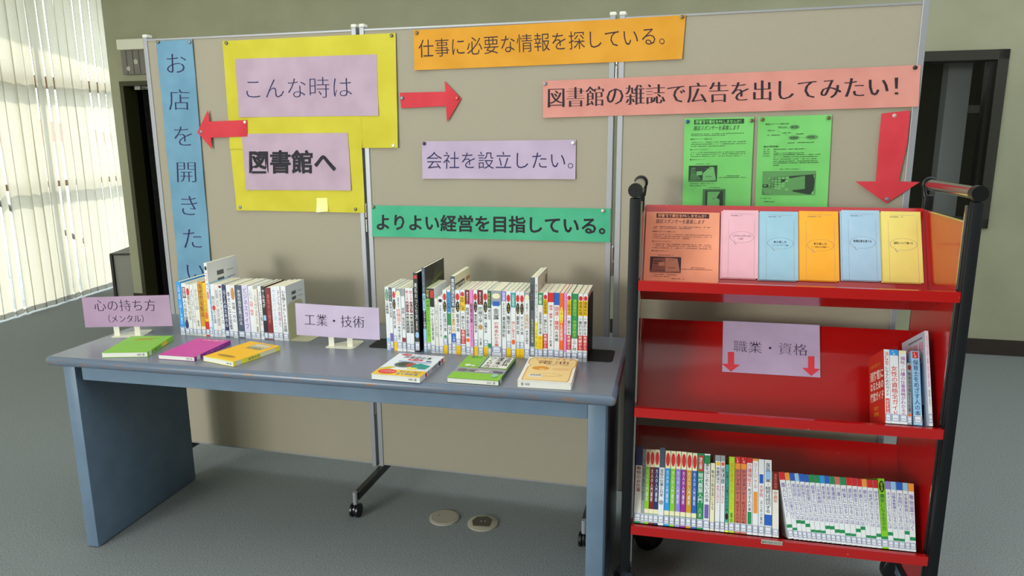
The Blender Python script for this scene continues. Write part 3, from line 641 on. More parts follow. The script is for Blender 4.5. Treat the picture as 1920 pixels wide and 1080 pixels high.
# --- left row on the table (crop origin 320,460, scale 4.5)
FA = row_frame((343, 628), (534, 639))
def back_cover(D):
    D.rect(.30, .80, .52, .86, pm('G')); D.rect(.30, .70, .52, .76, pm('G')); D.rect(.62, .83, .85, .84, pm('g')); D.rect(.62, .73, .9, .74, pm('g')); D.rect(.3, .60, .6, .606, pm('g')); D.rect(.3, .58, .5, .585, pm('g'))
RA = [
 (42, 80, 306, .17, 'c', [('t', .2, .95, 'w', '心のふしぎ', .5), ('b', 0, .05, 'w')], 'tall bright cyan book'),
 (81, 118, 322, .13, 'w', [('i', .72, .93, 'R'), ('t', .74, .92, 'w', '齋藤', .5), ('t', .2, .70, 'k', '人の話を聞く'), ('e', .12, .3, 'B')], 'white book with dark red oblong badge'),
 (120, 149, 330, .13, 'W', [('t', .30, .88, 'k', '自信をつける'), ('e', .78, .93, 'r')], 'cream book with small red round badge'),
 (151, 178, 332, .13, 'w', [('t', .25, .92, 'G', 'よろこぶことの力')], 'white book with grey lettering top to bottom'),
 (180, 219, 322, .13, 'W', [('t', .5, .90, 'g', 'まちがう脳'), ('t', .18, .3, 'G', '著者', .5)], 'wide cream book with pale lettering'),
 (221, 256, 308, .13, 'N', [('t', .35, .97, 'k', 'なぜやる気は'), ('b', 0, .18, 'm')], 'ochre book with dark lettering'),
 (258, 288, 318, .13, 'y', [('t', .45, .95, 'n', 'こころの健康'), ('e', .32, .46, 'o'), ('b', .0, .28, 'r')], 'yellow book with an orange disc'),
 (265, 297, 150, .18, 'w', [('e', .9, .96, 'k'), ('t', .5, .88, 'r', 'うつ病')], 'white book standing tallest with barcodes showing', {'front': ('R', back_cover)}),
 (299, 323, 322, .13, 'C', [('t', .3, .9, 'B', '怒らない生活')], 'pale blue thin book'),
 (326, 358, 328, .13, 'w', [('t', .25, .78, 'G', '明日への言葉'), ('e', .5, .6, 'r')], 'white book with faint red spot'),
 (360, 392, 328, .13, 'W', [('t', .2, .9, 'g', '脳の習慣')], 'cream book with four pale characters'),
 (394, 424, 330, .13, 'w', [('t', .25, .92, 'k', '人生のアドバイス'), ('e', .93, .98, 'R')], 'white book with dark narrow lettering'),
 (426, 458, 334, .13, 'B', [('t', .2, .9, 'w', '働く人のための心')], 'navy blue book'),
 (460, 494, 336, .13, 'w', [('t', .15, .88, 'k', '幸せになる習慣'), ('b', 0, .1, 'g')], 'white book with grey foot and black title'),
 (497, 534, 336, .13, 'w', [('e', .72, .96, 'n'), ('t', .3, .68, 'k', '世界一の心')], 'white book with tall brown oval'),
 (541, 590, 336, .13, 's', [('t', .25, .92, 'w', '本当の自分を見つける', .6)], 'wide slate blue book'),
 (593, 642, 336, .13, 'i', [('t', .18, .96, 'V', 'ビジネスライフ')], 'wide pale lilac book'),
 (645, 686, 345, .13, 'w', [('t', .45, .72, 'r', '出世・発言'), ('t', .74, .95, 'g', 'これで')], 'white book with bold red title'),
 (688, 724, 372, .13, 'W', [('t', .3, .9, 'g', '心がまえ'), ('t', .12, .26, 'k', '著', .4)], 'shorter cream book'),
 (727, 754, 345, .13, 'w', [('t', .25, .9, 'G', 'ストレスに強い'), ], 'white book beside a black one'),
 (755, 786, 348, .13, 'k', [('t', .6, .95, 'w', 'ヤル気が'), ('i', .36, .46, 'C')], 'black book with a light blue block'),
 (790, 836, 358, .13, 'R', [('t', .3, .88, 'f', '勇気の心理学', .5)], 'dark red book'),
 (838, 884, 348, .13, 'w', [('t', .2, .96, 'C', '大丈夫だよと言って')], 'white book with sky blue title'),
 (886, 917, 345, .13, 'w', [('t', .25, .93, 'P', '子どもの気持ち'), ], 'white book with purple title'),
 (919, 962, 345, .13, 'w', [('t', .16, .93, 'k', '心を強くする100の言葉')], 'white book with black 100 on spine', {'front': ('R', back_cover)}),
]
endA = stand_row(FA, RA, 320, 460, 4.5, 'books in the left row on the table', 'left row from its left')
# --- right row on the table
FB = row_frame((727, 657), (1099, 679))
def W1(t, extra=(), base='w'): return [('e', .84, .95, 'r'), ('e', .66, .83, 'k'), ('t', .68, .81, 'y', 'トコ', .4), ('t', .35, .64, 'k', t), ('b', 0, .14, 'y')] + list(extra)
def ICH(t): return [('b', .68, .9, 'y'), ('e', .9, .97, 'r'), ('t', .69, .89, 'k', t), ('t', .40, .66, 'k', '一番わかる'), ('b', .17, .39, 'r'), ('t', .18, .38, 'w', '基礎から')]
def dark_cover(D): D.rect(0, 0, 1, 1, pm('k')); D.poly([(.1, .72), (.5, .78), (.9, .82), (.95, .86), (.5, .84)], (96, 100, 40)); D.poly([(.4, .8), (.9, .88), (.95, .97), (.5, .96)], (70, 72, 60))
def cream_cover(D): D.rect(0, 0, 1, 1, pm('m')); D.rect(.02, .74, .62, .9, (70, 72, 84)); D.text('電気管理', .05, .76, .6, .88, (226, 220, 190), w=.02); D.rect(.7, .85, .95, .9, pm('n'))
def print_cover(D): D.rect(0, 0, 1, 1, (208, 204, 186)); D.text('はじめての', .3, .86, .9, .9, pm('G')); D.rect(.72, .82, .95, .93, (150, 130, 120)); D.text('入門', .3, .78, .6, .86, pm('k'))
a5 = .148
RB = [
 (100, 134, 335, a5, 'w', [('e', .78, .97, 'e'), ('t', .80, .95, 'w', 'よくわかる', .45), ('t', .58, .76, 'k', '工業触媒'), ('b', 0, .2, 'C')], 'white book with green oval top'),
 (137, 165, 338, a5, 'w', [('b', .78, 1, 's'), ('t', .79, .97, 'm', 'おもしろ', .5), ('t', .52, .76, 'k', '粉体の科学'), ('b', 0, .28, 'V')], 'white book with violet foot'),
 (167, 198, 345, a5, 'w', W1('顔料の本'), 'white book with red disc and violet neighbour'),
 (201, 248, 348, a5, 'w', [('b', .9, 1, 'g'), ('e', .88, .97, 'm'), ('t', .42, .68, 'o', '機械加工'), ('t', .18, .40, 'k', '基本と実技', .5), ('t', .7, .86, 'G', '現場で役立つ', .4)], 'wide white book with large orange characters'),
 (251, 283, 348, a5, 'w', [('b', .88, 1, 'g'), ('t', .35, .7, 'k', '発熱・吸収利用'), ('b', .08, .22, 'R')], 'white book with dark red foot'),
 (286, 322, 345, a5, 'w', [('t', .80, .97, 'r', '絵とき'), ('i', .62, .79, 'R'), ('t', .63, .78, 'w', 'ポンプ'), ('i', .3, .6, 'k'), ('t', .31, .59, 'W', '基礎のきそ')], 'white book with black block, red words'),
 (325, 361, 345, a5, 'w', [('t', .80, .97, 'r', '絵とき'), ('i', .62, .79, 'R'), ('t', .63, .78, 'w', 'バルブ'), ('i', .3, .6, 'k'), ('t', .31, .59, 'W', '基礎のきそ')], 'white book with black block beside tall black'),
 (363, 404, 205, .182, 'k', [('i', .93, .97, 'r'), ('t', .42, .88, 'w', '磁石のつくり方', .6), ('t', .28, .4, 'W', '基礎技術', .4), ('e', .18, .26, 'C')], 'tall black book with white title', {'front': ('R', dark_cover)}),
 (441, 469, 158, .20, 's', [('t', .72, .96, 'g', '月刊特集', .5), ('b', 0, .7, 'C'), ('t', .52, .68, 'k', '自動バイク'), ('b', .28, .5, 'B'), ('t', .28, .5, 'w', 'テスターの達人')], 'tallest dark book with a photographic cover', {'front': ('R', dark_cover)}),
 (474, 513, 348, a5, 'l', [('b', .84, 1, 'k'), ('t', .85, .98, 'Y', 'はじめて'), ('t', .25, .82, 'E', '機械のしくみハイテク'), ('b', 0, .16, 'g')], 'lime green book with black top'),
 (517, 556, 348, a5, 'w', [('b', .72, 1, 'k'), ('i', .86, .97, 'r'), ('t', .56, .78, 'k', 'センサ', .8), ('t', .2, .55, 'k', '技術最前線', .6)], 'white book with black top and red square'),
 (558, 590, 440, .13, 'W', [('t', .3, .9, 'g', '心地よい機械')], 'short grey-white book'),
 (591, 632, 424, .13, 'w', [('e', .9, .96, 'k'), ('t', .28, .86, 'G', '大家のための電気入門', .5)], 'short wide white book with thin grey title'),
 (635, 671, 362, a5, 'w', W1('鋳造の本', [('e', .2, .3, 'e')]), 'white book with red disc and green sketch'),
 (674, 704, 362, a5, 'w', [('b', .65, .97, 'c'), ('t', .66, .95, 'k', 'プレス作業の'), ('b', .45, .64, 'e'), ('t', .3, .44, 'k', 'QA', .8)], 'white book with blue upper half'),
 (706, 746, 236, .18, 'W', [('b', .6, 1, 's'), ('t', .62, .97, 'w', '電気管理技術者'), ('t', .40, .6, 'k', '絵とき', .7), ('t', .28, .46, 'N', '実務入門'), ('b', .05, .27, 'b'), ('t', .1, .25, 'w', '入門編', .5)], 'tall cream book with slate title block', {'front': ('R', cream_cover)}),
 (750, 792, 362, a5, 'w', W1('板金の本'), 'white red-disc book beside tall cream one'),
 (796, 838, 362, a5, 'w', ICH('断熱・防湿'), 'yellow-topped book with red block'),
 (841, 880, 362, a5, 'w', [('b', .78, 1, 'R'), ('t', .79, .97, 'w', '書きおろし', .5), ('t', .28, .74, 'k', '給排水衛生設備'), ('e', .2, .26, 'o')], 'white maroon-topped book with long title'),
 (883, 915, 362, a5, 'p', [('t', .5, .8, 'k', '配電作業'), ('t', .2, .48, 'P', 'テキスト', .4), ('b', .04, .1, 'w')], 'orchid pink book'),
 (918, 954, 362, a5, 'w', W1('電気設備の本'), 'white red-disc book beside orchid pink one'),
 (957, 1004, 362, a5, 'w', [('b', .78, 1, 'R'), ('t', .79, .97, 'w', '書きおろし', .4), ('t', .5, .75, 'k', '機械工学', .8), ('e', .4, .48, 'n'), ('t', .16, .28, 'k', '小泉', .5)], 'wide white book with maroon top'),
 (1007, 1048, 362, a5, 'w', W1('発電・送電の本'), 'white book with red disc and long title'),
 (1050, 1079, 368, a5, 'w', [('b', .74, 1, 'E'), ('t', .76, .97, 'Y', 'おもしろ', .5), ('t', .56, .72, 'k', '錆の科学'), ('b', .02, .2, 'e')], 'narrow book with dark green top'),
 (1082, 1172, 368, a5, 'w', [('b', .79, 1, 'g'), ('e', .88, .96, 'm'), ('i', .77, .84, 'b'), ('t', .56, .74, 'k', '金属', .62), ('t', .36, .54, 'r', 'の基本', .5), ('t', .1, .36, 'r', 'わかる事典', .5)], 'widest white book with large metal characters'),
]
b2 = lambda x: x + 220 * 4.908
RB2 = [
 (98, 138, 325, a5, 'w', [('b', .85, 1, 'v'), ('t', .86, .98, 'w', '図解', .6), ('t', .64, .83, 'k', 'よくわかる', .6), ('t', .3, .62, 'k', '貴金属材料', .8)], 'white book with lavender top'),
 (141, 182, 325, a5, 'w', W1('軸受の本'), 'white red-disc book beside lavender-topped one'),
 (185, 227, 325, a5, 'w', [('b', .76, .98, 't'), ('t', .78, .95, 'w', '生産管理', .5), ('t', .3, .55, 'r', '問いに答える'), ('e', .2, .28, 'o')], 'white book with teal block and orange spot'),
 (229, 265, 328, a5, 'w', W1('歯車の本'), 'white red-disc book beside teal one'),
 (267, 305, 330, a5, 'w', W1('センサの本'), 'white red-disc book with yellow foot'),
 (309, 357, 335, a5, 'w', [('b', .9, 1, 'g'), ('e', .88, .97, 'm'), ('t', .7, .84, 'G', '現場で', .4), ('t', .45, .68, 'n', '金属材料'), ('t', .22, .43, 'k', '基本と仕組み', .6)], 'white book with gold-brown characters'),
 (361, 404, 198, .182, 'G', [('t', .6, .92, 'k', '日本の金属', .8), ('t', .2, .5, 'w', 'ものづくりの現場', .4)], 'tall grey book'),
 (405, 432, 196, .182, 'w', [('t', .5, .92, 'k', 'はじめての3Dプリンタ'), ('b', .12, .46, 'Y'), ('t', .14, .44, 'k', 'データ作成と造形', .6)], 'tall white book with yellow lower part', {'front': ('R', print_cover)}),
 (435, 480, 338, a5, 'w', [('b', .82, 1, 'e'), ('t', .83, .97, 'w', '図解', .7), ('t', .38, .72, 'k', '品質管理と改善', .6), ('b', .1, .36, 'y'), ('t', .12, .35, 'k', 'のしくみ', .4)], 'white book with green top and amber foot'),
 (483, 523, 338, a5, 'w', ICH('品質管理'), 'yellow-topped book beside amber-footed one'),
 (527, 581, 338, a5, 'w', [('b', .86, 1, 'r'), ('t', .62, .82, 'r', '調達・購買', .6), ('t', .2, .6, 'k', '基本とコスト削減', .4), ('e', .08, .14, 'r')], 'wide white book with red top'),
 (583, 633, 340, a5, 'w', [('b', .82, 1, 'b'), ('t', .45, .80, 'r', '調達・購買', .85), ('t', .28, .44, 'k', 'の基礎', .7)], 'wide white blue-topped book with red title'),
 (635, 673, 342, a5, 'o', [('e', .55, .8, 'Y'), ('t', .57, .78, 'k', 'ぐるっと', .5), ('t', .30, .54, 'w', '生産管理')], 'orange-red book with a yellow oval'),
 (675, 701, 342, a5, 'p', [('t', .4, .75, 'w', '生産の実務', .6)], 'pink book, narrow'),
 (703, 743, 345, a5, 'w', ICH('工程保全'), 'yellow-topped book right of pink one'),
 (747, 804, 348, a5, 'e', [('b', 0, .34, 'w'), ('t', .36, .92, 'L', '建設業許可・申請手続き', .62), ('t', .16, .34, 'k', 'この1冊', .7), ('e', .08, .13, 'y')], 'green book with lime vertical title'),
 (808, 851, 350, a5, 'w', ICH('産廃処理'), 'yellow-topped book right of green one'),
 (855, 895, 350, a5, 'w', ICH('建築材料'), 'yellow-topped book touching black bookend'),
]
RB += [(b2(s[0]), b2(s[1]), s[2] + 49, *s[3:]) for s in RB2]
RB = [(s[0], s[1], s[2], *s[3:]) for s in RB]
endB = stand_row(FB, RB, 700, 470, 4.908, 'books in the right row on the table', 'right row from its left')
# --- bookends
def bookend(fr, u, side, h, d0, d1, m_, label, name='bookend'):
    A_, d, n = fr; M = frame(A_ + d * u, d * side, (-n if side > 0 else n * -1), Vector((0, 0, 1)))
    if side < 0: M = frame(A_ + d * u, d, -n, Vector((0, 0, 1)))
    T = thing(name, label, 'bookend', M, 'metal bookends on the table'); s = side
    pts = [(d0, 0)] + [(d0, h - .02), (d0 + .006, h - .006), (d0 + .02, h), (d1 - .02, h), (d1 - .006, h - .006), (d1, h - .02)] + [(d1, 0)]
    m = MB(); m.prism(pts, lambda a, b, t: (t, a, b), .0002 * s, .0013 * s, m_); m.build('upright', T)
    w = .075
    pts = [(0, d0 + .0), (w - .015, d0), (w - .004, d0 + .004), (w, d0 + .015), (w, d1 - .015), (w - .004, d1 - .004), (w - .015, d1), (0, d1)]
    m = MB(); m.prism(pts, lambda a, b, t: (s * (a + .0014), b, t), .0002, .0013, m_); m.build('base_plate', T); return T
bookend(FA, endA + .0005, 1, .13, .005, .11, mat((196, 194, 160), .4), 'beige metal bookend closing the left row of books')
bookend(FB, endB + .0005, 1, .20, .012, .14, M_BLACKMET, 'black bookend at the right end of the right book row')
u0 = on_row(FB, 700 + 100 / 4.908, 470 + 335 / 4.908)[0]
bookend(FB, u0 - .0006, -1, .16, .02, .13, M_BLACKMET, 'black bookend at the left end of the right book row')

# --- books lying on the table
def lying(fl, fr_, br, t, base, spine_left, cover, label, items=(), grp='books lying flat along the front of the table', pages=None):
    A_, B_, C_ = [TM @ on_table(*p) for p in (fl, fr_, br)]
    for P_ in (A_, B_, C_): P_.z = TH + .0004
    x = (B_ - A_); w = x.length; x.normalize(); y = Vector((-x.y, x.x, 0)); h = (C_ - B_).dot(y)
    h = min(max(h, w * 1.28), w * 1.5)
    if not spine_left: M = frame(B_ + Vector((0, 0, t)), (0, 0, -1), -x, y)
    else: M = frame(A_, (0, 0, 1), x, y)
    T = book(M, t, h, w, base, items, label, grp, sticker=False, pages=pages or M_PAGEW,
             front=('R' if spine_left else 'L', cover))
    # shelf label that wraps the foot of the spine and the round library stamp on the page edges
    D = Decal(lambda a, b, o: Vector((a * t, -o, b * h)), .0004, .00005); D.rect(0, .06, 1, .15, mat((214, 214, 204), .3)); D.build('shelf_label', T)
    s0 = .1; D = Decal(lambda a, b, o: Vector((a * t, b * w, -o)), .0005 - .0012, .00005)
    D.o = .0002; D.ring(.3, .07, .7, .11, INK, .35)
    for q in (.15, .18, .21): D.rect(.35, q, .65, q + .012, mat((120, 120, 120), .7))
    D.build('page_stamp', T); return T
def cv_green(D): D.rect(0, 0, 1, 1, pm('l')); D.text('健康生活', .3, .85, .62, .95, (190, 220, 90)); D.rect(.24, .74, .66, .80, (190, 150, 40)); D.rect(.3, .82, .8, .84, (80, 150, 40))
def cv_pink(D): D.rect(0, 0, 1, 1, (206, 70, 156)); D.text('ていねいな話し方', .25, .90, .86, .97, (240, 210, 190), w=.02)
def cv_yel(D): D.rect(0, 0, 1, 1, (246, 186, 10)); D.rect(.35, .66, .86, .95, (190, 176, 130)); D.text('気分の本', .4, .80, .82, .93, (240, 236, 220), w=.02); D.text('気分転換', .36, .64, .8, .76, (120, 110, 60), w=.02); D.ell(.18, .14, .76, .24, (170, 130, 20)); D.rect(0, 0, 1, .03, pm('Y'))
def cv_w1(D):
    D.rect(0, 0, 1, 1, pm('w')); D.rect(0, 0, 1, .26, pm('y')); D.ell(.08, .90, .33, .99, pm('r')); D.text('トコトンやさしい', .34, .91, .92, .985, pm('r')); D.text('超音波の本', .2, .78, .82, .90, pm('k'), w=.02)
    D.ell(.34, .68, .68, .78, pm('r')); D.text('第二版', .4, .70, .62, .76, pm('w')); D.rect(.2, .60, .9, .66, (170, 186, 214)); D.ell(.2, .36, .62, .62, (90, 110, 96)); D.ell(.26, .42, .5, .6, (70, 66, 50)); D.ell(.45, .4, .66, .58, (176, 76, 50))
    D.poly([(.62, .34), (.92, .34), (.96, .5), (.7, .58), (.58, .5)], (50, 150, 136)); D.rect(.55, .3, .75, .38, pm('Y')); D.ell(.06, .05, .44, .24, (226, 70, 60)); D.text('しくみがわかる', .12, .12, .4, .18, pm('w')); D.text('見えない音が', .48, .15, .92, .22, pm('B')); D.text('よくわかる', .46, .05, .92, .14, (60, 120, 190), w=.02)
    D.poly([(.02, .26), (.2, .26), (.3, .38), (.16, .36)], (210, 200, 40)); D.ell(.75, .68, .88, .72, (70, 60, 110))
def cv_w2(D):
    D.rect(0, 0, 1, 1, (134, 190, 50)); D.rect(0, .26, 1, .46, (150, 150, 160))
    for k in range(16): q = random.random(); D.ell(q * .86, .27 + random.random() * .1, q * .86 + .12, .33 + random.random() * .08, random.choice(((90, 86, 96), (120, 100, 110), (176, 170, 170), (96, 110, 70))))
    D.rect(.42, .29, .7, .34, (200, 196, 186)); D.rect(.40, .48, .98, 1.0, (34, 60, 44)); D.rect(.41, .49, .97, .99, (232, 230, 216)); D.rect(.42, .49, .46, .99, (60, 130, 80))
    D.text('つくり方', .48, .5, .64, .98, INK, w=.02, vert=True); D.rect(.655, .5, .66, .98, (60, 60, 60)); D.text('環境教育プロ', .67, .52, .79, .97, INK, w=.02, vert=True); D.rect(.80, .5, .805, .98, (60, 60, 60)); D.text('市民植林', .82, .6, .95, .97, INK, w=.02, vert=True)
    D.text('森と人', .1, .88, .34, .97, (60, 80, 30)); D.ell(.12, .5, .24, .6, (226, 232, 200)); D.ell(.24, .5, .34, .56, (226, 232, 200)); D.ell(.8, .12, .92, .24, (150, 200, 170))
def cv_w3(D):
    D.rect(0, 0, 1, 1, (236, 232, 220))
    o = [(.06, .04), (.92, .02), (.95, .08), (.95, .56), (1.0, .66), (1.0, .9), (.92, .97), (.12, .98), (.03, .9), (.03, .72), (.1, .64), (.06, .56)]
    D.poly(o, (206, 150, 70)); D.poly([(.5 + (a - .5) * .95, .5 + (b - .5) * .96) for a, b in o], (238, 208, 140))
    D.text('いただきます', .15, .88, .92, .97, (90, 60, 40), w=-.01); D.text('電池', .2, .70, .86, .86, (110, 44, 40), w=.0); D.scribble(.4, .85, .66, .02, (150, 100, 70)); D.ell(.16, .44, .5, .6, (220, 150, 40)); D.ell(.3, .45, .42, .5, (238, 208, 140)); D.ell(.55, .46, .9, .56, (230, 190, 120)); D.ell(.3, .2, .8, .32, (226, 186, 110)); D.ell(.34, .22, .74, .30, (238, 208, 140))
    D.rect(.16, .16, .42, .27, (236, 232, 220)); 
    for k in range(14): D.rect(.18 + k * .016, .2, .18 + k * .016 + (.009 if k % 3 else .004), .26, (70, 60, 60))
lying((191, 671), (277, 669.5), (313, 638), .016, 'l', False, cv_green, 'lime green book lying farthest left on the table', [('i', .55, .75, 'y'), ('t', .1, .5, 'E', '健康法', .5)])
lying((297, 673.5), (365, 678), (431, 645), .014, 'P', False, cv_pink, 'magenta pink book lying flat on the table', [('t', .3, .8, 'p', 'ていねいな話し方', .5)])
lying((381, 677), (438, 688), (524, 657), .015, 'Y', False, cv_yel, 'yellow book lying flat beside the magenta one', [('t', .3, .55, 'G', '気分転換', .6), ('b', .56, .9, 'm')])
lying((696, 711), (787, 718.5), (836, 678), .016, 'w', False, cv_w1, 'white and yellow illustrated book lying below the right row', [('e', .86, .95, 'r'), ('e', .72, .84, 'k'), ('t', .3, .7, 'k', '超音波の本'), ('i', .2, .28, 'r')])
lying((838, 717), (935, 724), (966, 680), .014, 'E', False, cv_w2, 'green book with white title panel lying on the table', [('t', .3, .9, 'k', '環境教育プログラム', .5)])
lying((970, 726), (1071, 731.5), (1092, 684), .020, 'W', True, cv_w3, 'white book with toast picture lying farthest right')

# --- two desk signs
def desk_sign(corners, foot, lines, label, kx, rgb):
    a, b = [TM @ on_table(*p) for p in foot]; a.z = b.z = TH; d = (b - a).normalized(); n = Vector((d.y, -d.x, 0)); q = [hit(x, y, a + n * .002, n) for x, y in corners]
    T = thing('desk_sign', label, 'sign', frame(a, d, -n, (0, 0, 1)), 'lilac desk signs on metal stands'); I = T.matrix_world.inverted(); q = [I @ v for v in q]
    f = lambda c: (lambda u, v, o=0.0: (c[0] * (1 - u) + c[1] * u) * v + (c[3] * (1 - u) + c[2] * u) * (1 - v) + Vector((0, -o + .0015 * sin(u * 5 + kx), 0)))
    m = MB(); fn = f(q); vs = []; N = 9
    for t in (0, -.0015):
        for j in (0, 1): vs += [fn(i / (N - 1), j, t) for i in range(N)]
    fs = []
    for i in range(N - 1): fs += [(i, i + 1, N + i + 1, N + i), (2 * N + i, 3 * N + i, 3 * N + i + 1, 2 * N + i + 1), (N + i, N + i + 1, 3 * N + i + 1, 3 * N + i), (i, 2 * N + i, 2 * N + i + 1, i + 1)]
    fs += [(0, N, 3 * N, 2 * N), (N - 1, 3 * N - 1, 4 * N - 1, 2 * N - 1)]
    m.add(vs, fs, paper(rgb)); m.build('card', T)
    for t, c in lines:
        c3 = [I @ hit(x, y, a + n * .002, n) for x, y in c]
        cw = q[1].x - q[0].x
        g3 = lambda u, v, o=0.0: (lambda P_: Vector((P_.x, P_.y - o + .0015 * sin((P_.x - q[0].x) / cw * 5 + kx), P_.z)))((c3[0] * (1 - u) + c3[1] * u) * v + (c3[3] * (1 - u) + c3[2] * u) * (1 - v))
        D = Decal(g3, .0009); D.text(t, 0, 0, 1, 1, mat((64, 50, 84), .7), w=-.014, copies=(0, .008)); D.build('lettering', T)
    L = (b - a).length; zc = (q[3].z + q[0].z) / 2
    for u in (0, L - .019): m = MB(); m.box(u, u + .019, .003, .0045, .0015, zc + .03, M_STANDM); m.build('prong', T)
    pts = [(-.006, -.012), (0, -.016), (L, -.016), (L + .008, -.010), (L + .012, .02), (L + .012, .075), (L, .085), (L * .6, .085), (-.006, .02)]
    m = MB(); m.prism(pts, lambda a_, b_, t: (a_, b_, t), .0002, .0014, M_STANDM); m.build('base_plate', T)
desk_sign([(153, 558), (317, 553), (324, 611), (160, 614)], [(214, 631), (263, 630)], [('心の持ち方', [(173, 561), (292, 560), (295, 584), (177, 585)]), ('（メンタル）', [(192, 590), (278, 589), (280, 605), (194, 606)])], 'lilac desk sign at the far left end of the table', 0, (180, 152, 180))  # darker lilac: this card's backlit shade is put into its paper colour
desk_sign([(553, 568.5), (710, 577.5), (712, 637.5), (556, 628)], [(616, 650), (661, 652)], [('工業・技術', [(569, 586.5), (684, 591.5), (685, 616), (570, 611)])], 'lilac desk sign standing between the two rows of books', 2, (200, 186, 212))

# ================================================================== RED BOOK CART
CO = Vector((.329, 1.927, 0)); CY = -.216; CW, CD, CH = .816, .344, 1.232; CA = math.radians(26)
CM = Matrix.Translation(CO) @ Matrix.Rotation(CY, 4, 'Z'); CI = CM.inverted(); CX = Vector((cos(CY), sin(CY), 0)); CN = Vector((sin(CY), -cos(CY), 0))
C = thing('book_cart', 'red three-tier sloping book cart with black posts, right of the table', 'cart', CM)
LIP = (.990, .628, .266)
for u in (0, CW):
    m = MB(); m.box(u - .014, u + .014, -.012, .010, .095, CH - .02, M_BLACKMET, .004); m.build('front_post', C, True)
    m = MB(); m.tube([(u, -.014, CH), (u, .012, CH)], .019, M_BLACKPL, 24); m.build('handle_cap', C, True)
    sgn = 1 if u == 0 else -1
    m = MB(); m.box(u - .009 + .010 * sgn, u + .009 + .010 * sgn, .011, .017, .12, CH - .03, M_CHROME); m.build('post_trim', C)
    m = MB(); m.tube([(u, .012, CH), (u, CD - .01, CH)], .0155, M_CHROME, 20); m.build('handle', C, True)
    m = MB(); m.box(u - .012, u + .012, CD - .008, CD + .008, .095, CH - .055, M_BLACKMET, .004); m.box(u - .013, u + .013, CD - .010, CD + .010, CH - .075, CH - .03, M_BLACKPL, .004)
    arc = [(u - .017 * cos(q) * sgn * -1, CD, CH + .017 * sin(q)) for q in [PI * k / 10 - .6 for k in range(13)]]
    m.tube([(u + .008 * sgn, CD, CH - .04)] + arc, [.008] + [.005] * 12 + [.003], M_BLACKPL, 10); m.build('rear_post', C, True)
    m = MB(); x0 = u + (.012 if u == 0 else -.0145)
    m.box(x0, x0 + .0025, .018, CD - .009, .12, 1.16, M_RED); m.build('side_panel', C)
    m = MB(); m.box(x0 - .004, x0 + .0065, .018, CD - .009, 1.16, 1.164, M_CHROME); m.build('side_rim', C)
    for z in (.125,): m = MB(); m.box(x0 - .002, x0 + .004, .0, CD, z - .03, z - .004, M_BLACKMET); m.build('lower_rail', C)
ca, sa = cos(CA), sin(CA)
for z in LIP:
    prof = [(-.013, z - .027), (-.013, z), (.0, z), (.19 * 1.0, z - .093), (.325, z + .175), (.331, z + .172)]
    th = .0022; m = MB()
    # thick polyline
    up = []; dn = []
    for i, p in enumerate(prof):
        a = Vector(prof[max(i - 1, 0)]); b = Vector(prof[min(i + 1, len(prof) - 1)]); t = (b - a).normalized(); nn = Vector((-t.y, t.x))
        up.append(Vector(p)); dn.append(Vector(p) - nn * th)
    n = len(prof); x0, x1 = .016, CW - .016; vs = []
    for x in (x0, x1): vs += [(x, p.x, p.y) for p in up] + [(x, p.x, p.y) for p in dn]
    fs = []
    for i in range(n - 1):
        fs += [(i, i + 1, 2 * n + i + 1, 2 * n + i), (n + i, 3 * n + i, 3 * n + i + 1, n + i + 1), (i, n + i, n + i + 1, i + 1), (2 * n + i, 2 * n + i + 1, 3 * n + i + 1, 3 * n + i)]
    fs += [(0, 2 * n, 3 * n, n), (n - 1, 2 * n - 1, 4 * n - 1, 3 * n - 1)]
    m.add(vs, fs, M_RED)
    for x in (x0, x1): m.box(x - .0015, x + .0015, -.012, .0, z - .027, z, M_RED)
    m.build('shelf', C)
# maker's plate on the lowest lip
p = CI @ hit(1447, 1017, CM @ Vector((0, -.013, 0)), CN)
m = MB(); m.box(p.x - .028, p.x + .028, -.0142, -.0132, p.z - .006, p.z + .006, mat((196, 192, 180), .35, .3)); o = m.build('name_plate', C, label='small silver plate')
D = Decal(lambda a, b, o: Vector((p.x - .026 + a * .052, -.0142 - o, p.z - .005 + b * .01)), .0002); D.text('MARUZEN CO.LTD', 0, .1, 1, .9, INK, w=.01); D.build('lettering', o)
def caster(c, r, ang, hood):
    T = MB(); T.tube([(c[0], c[1], c[2] + r * .95), (c[0], c[1], .108)], .009, M_BLACKPL, 12); s_ = T.build('caster', C, True)
    d = Vector((sin(ang), cos(ang), 0)); s = Vector((d.y, -d.x, 0)); c = Vector(c)
    w = MB(); w.tube([c - s * .016, c - s * .011, c + s * .011, c + s * .016], [r * .86, r, r, r * .86], M_BLACKPL, 32); w.build('wheel', s_, True)
    w = MB(); w.tube([c - s * .019, c - s * .0165], r * .36, hood, 16); w.tube([c + s * .0165, c + s * .019], r * .36, hood, 16)
    for q in (-1, 1):
        el = [(.017 * cos(2 * PI * k / 20), .036 * sin(2 * PI * k / 20)) for k in range(20)]
        w.prism(el, lambda a, b, t: c + d * (a - b * .25) + Vector((0, 0, b + .008)) + s * t, .0170 * q, .0225 * q, hood)
    for q in (-1, 1): w.tube([c + s * .021 * q, c + s * .021 * q + Vector((0, 0, r * 1.1)) - d * r * .2], [r * .2, r * .42], hood, 14, flat=.2)
    w.tube([c + Vector((0, 0, r * 1.05)) - s * .024, c + Vector((0, 0, r * 1.05)) + s * .024], r * .3, hood, 14); w.build('fork', s_, True)
def cpx(x, y, z): q = CI @ hit(x, y, (0, 0, z), Vector((0, 0, 1))); return (q.x, q.y, z)
dkh = mat((16, 17, 20), .5); grh = mat((96, 108, 124), .35, .3)
caster(cpx(1216, 1003, .051), .050, 1.2, dkh); caster(cpx(1684, 1066, .051), .052, 1.40, grh)
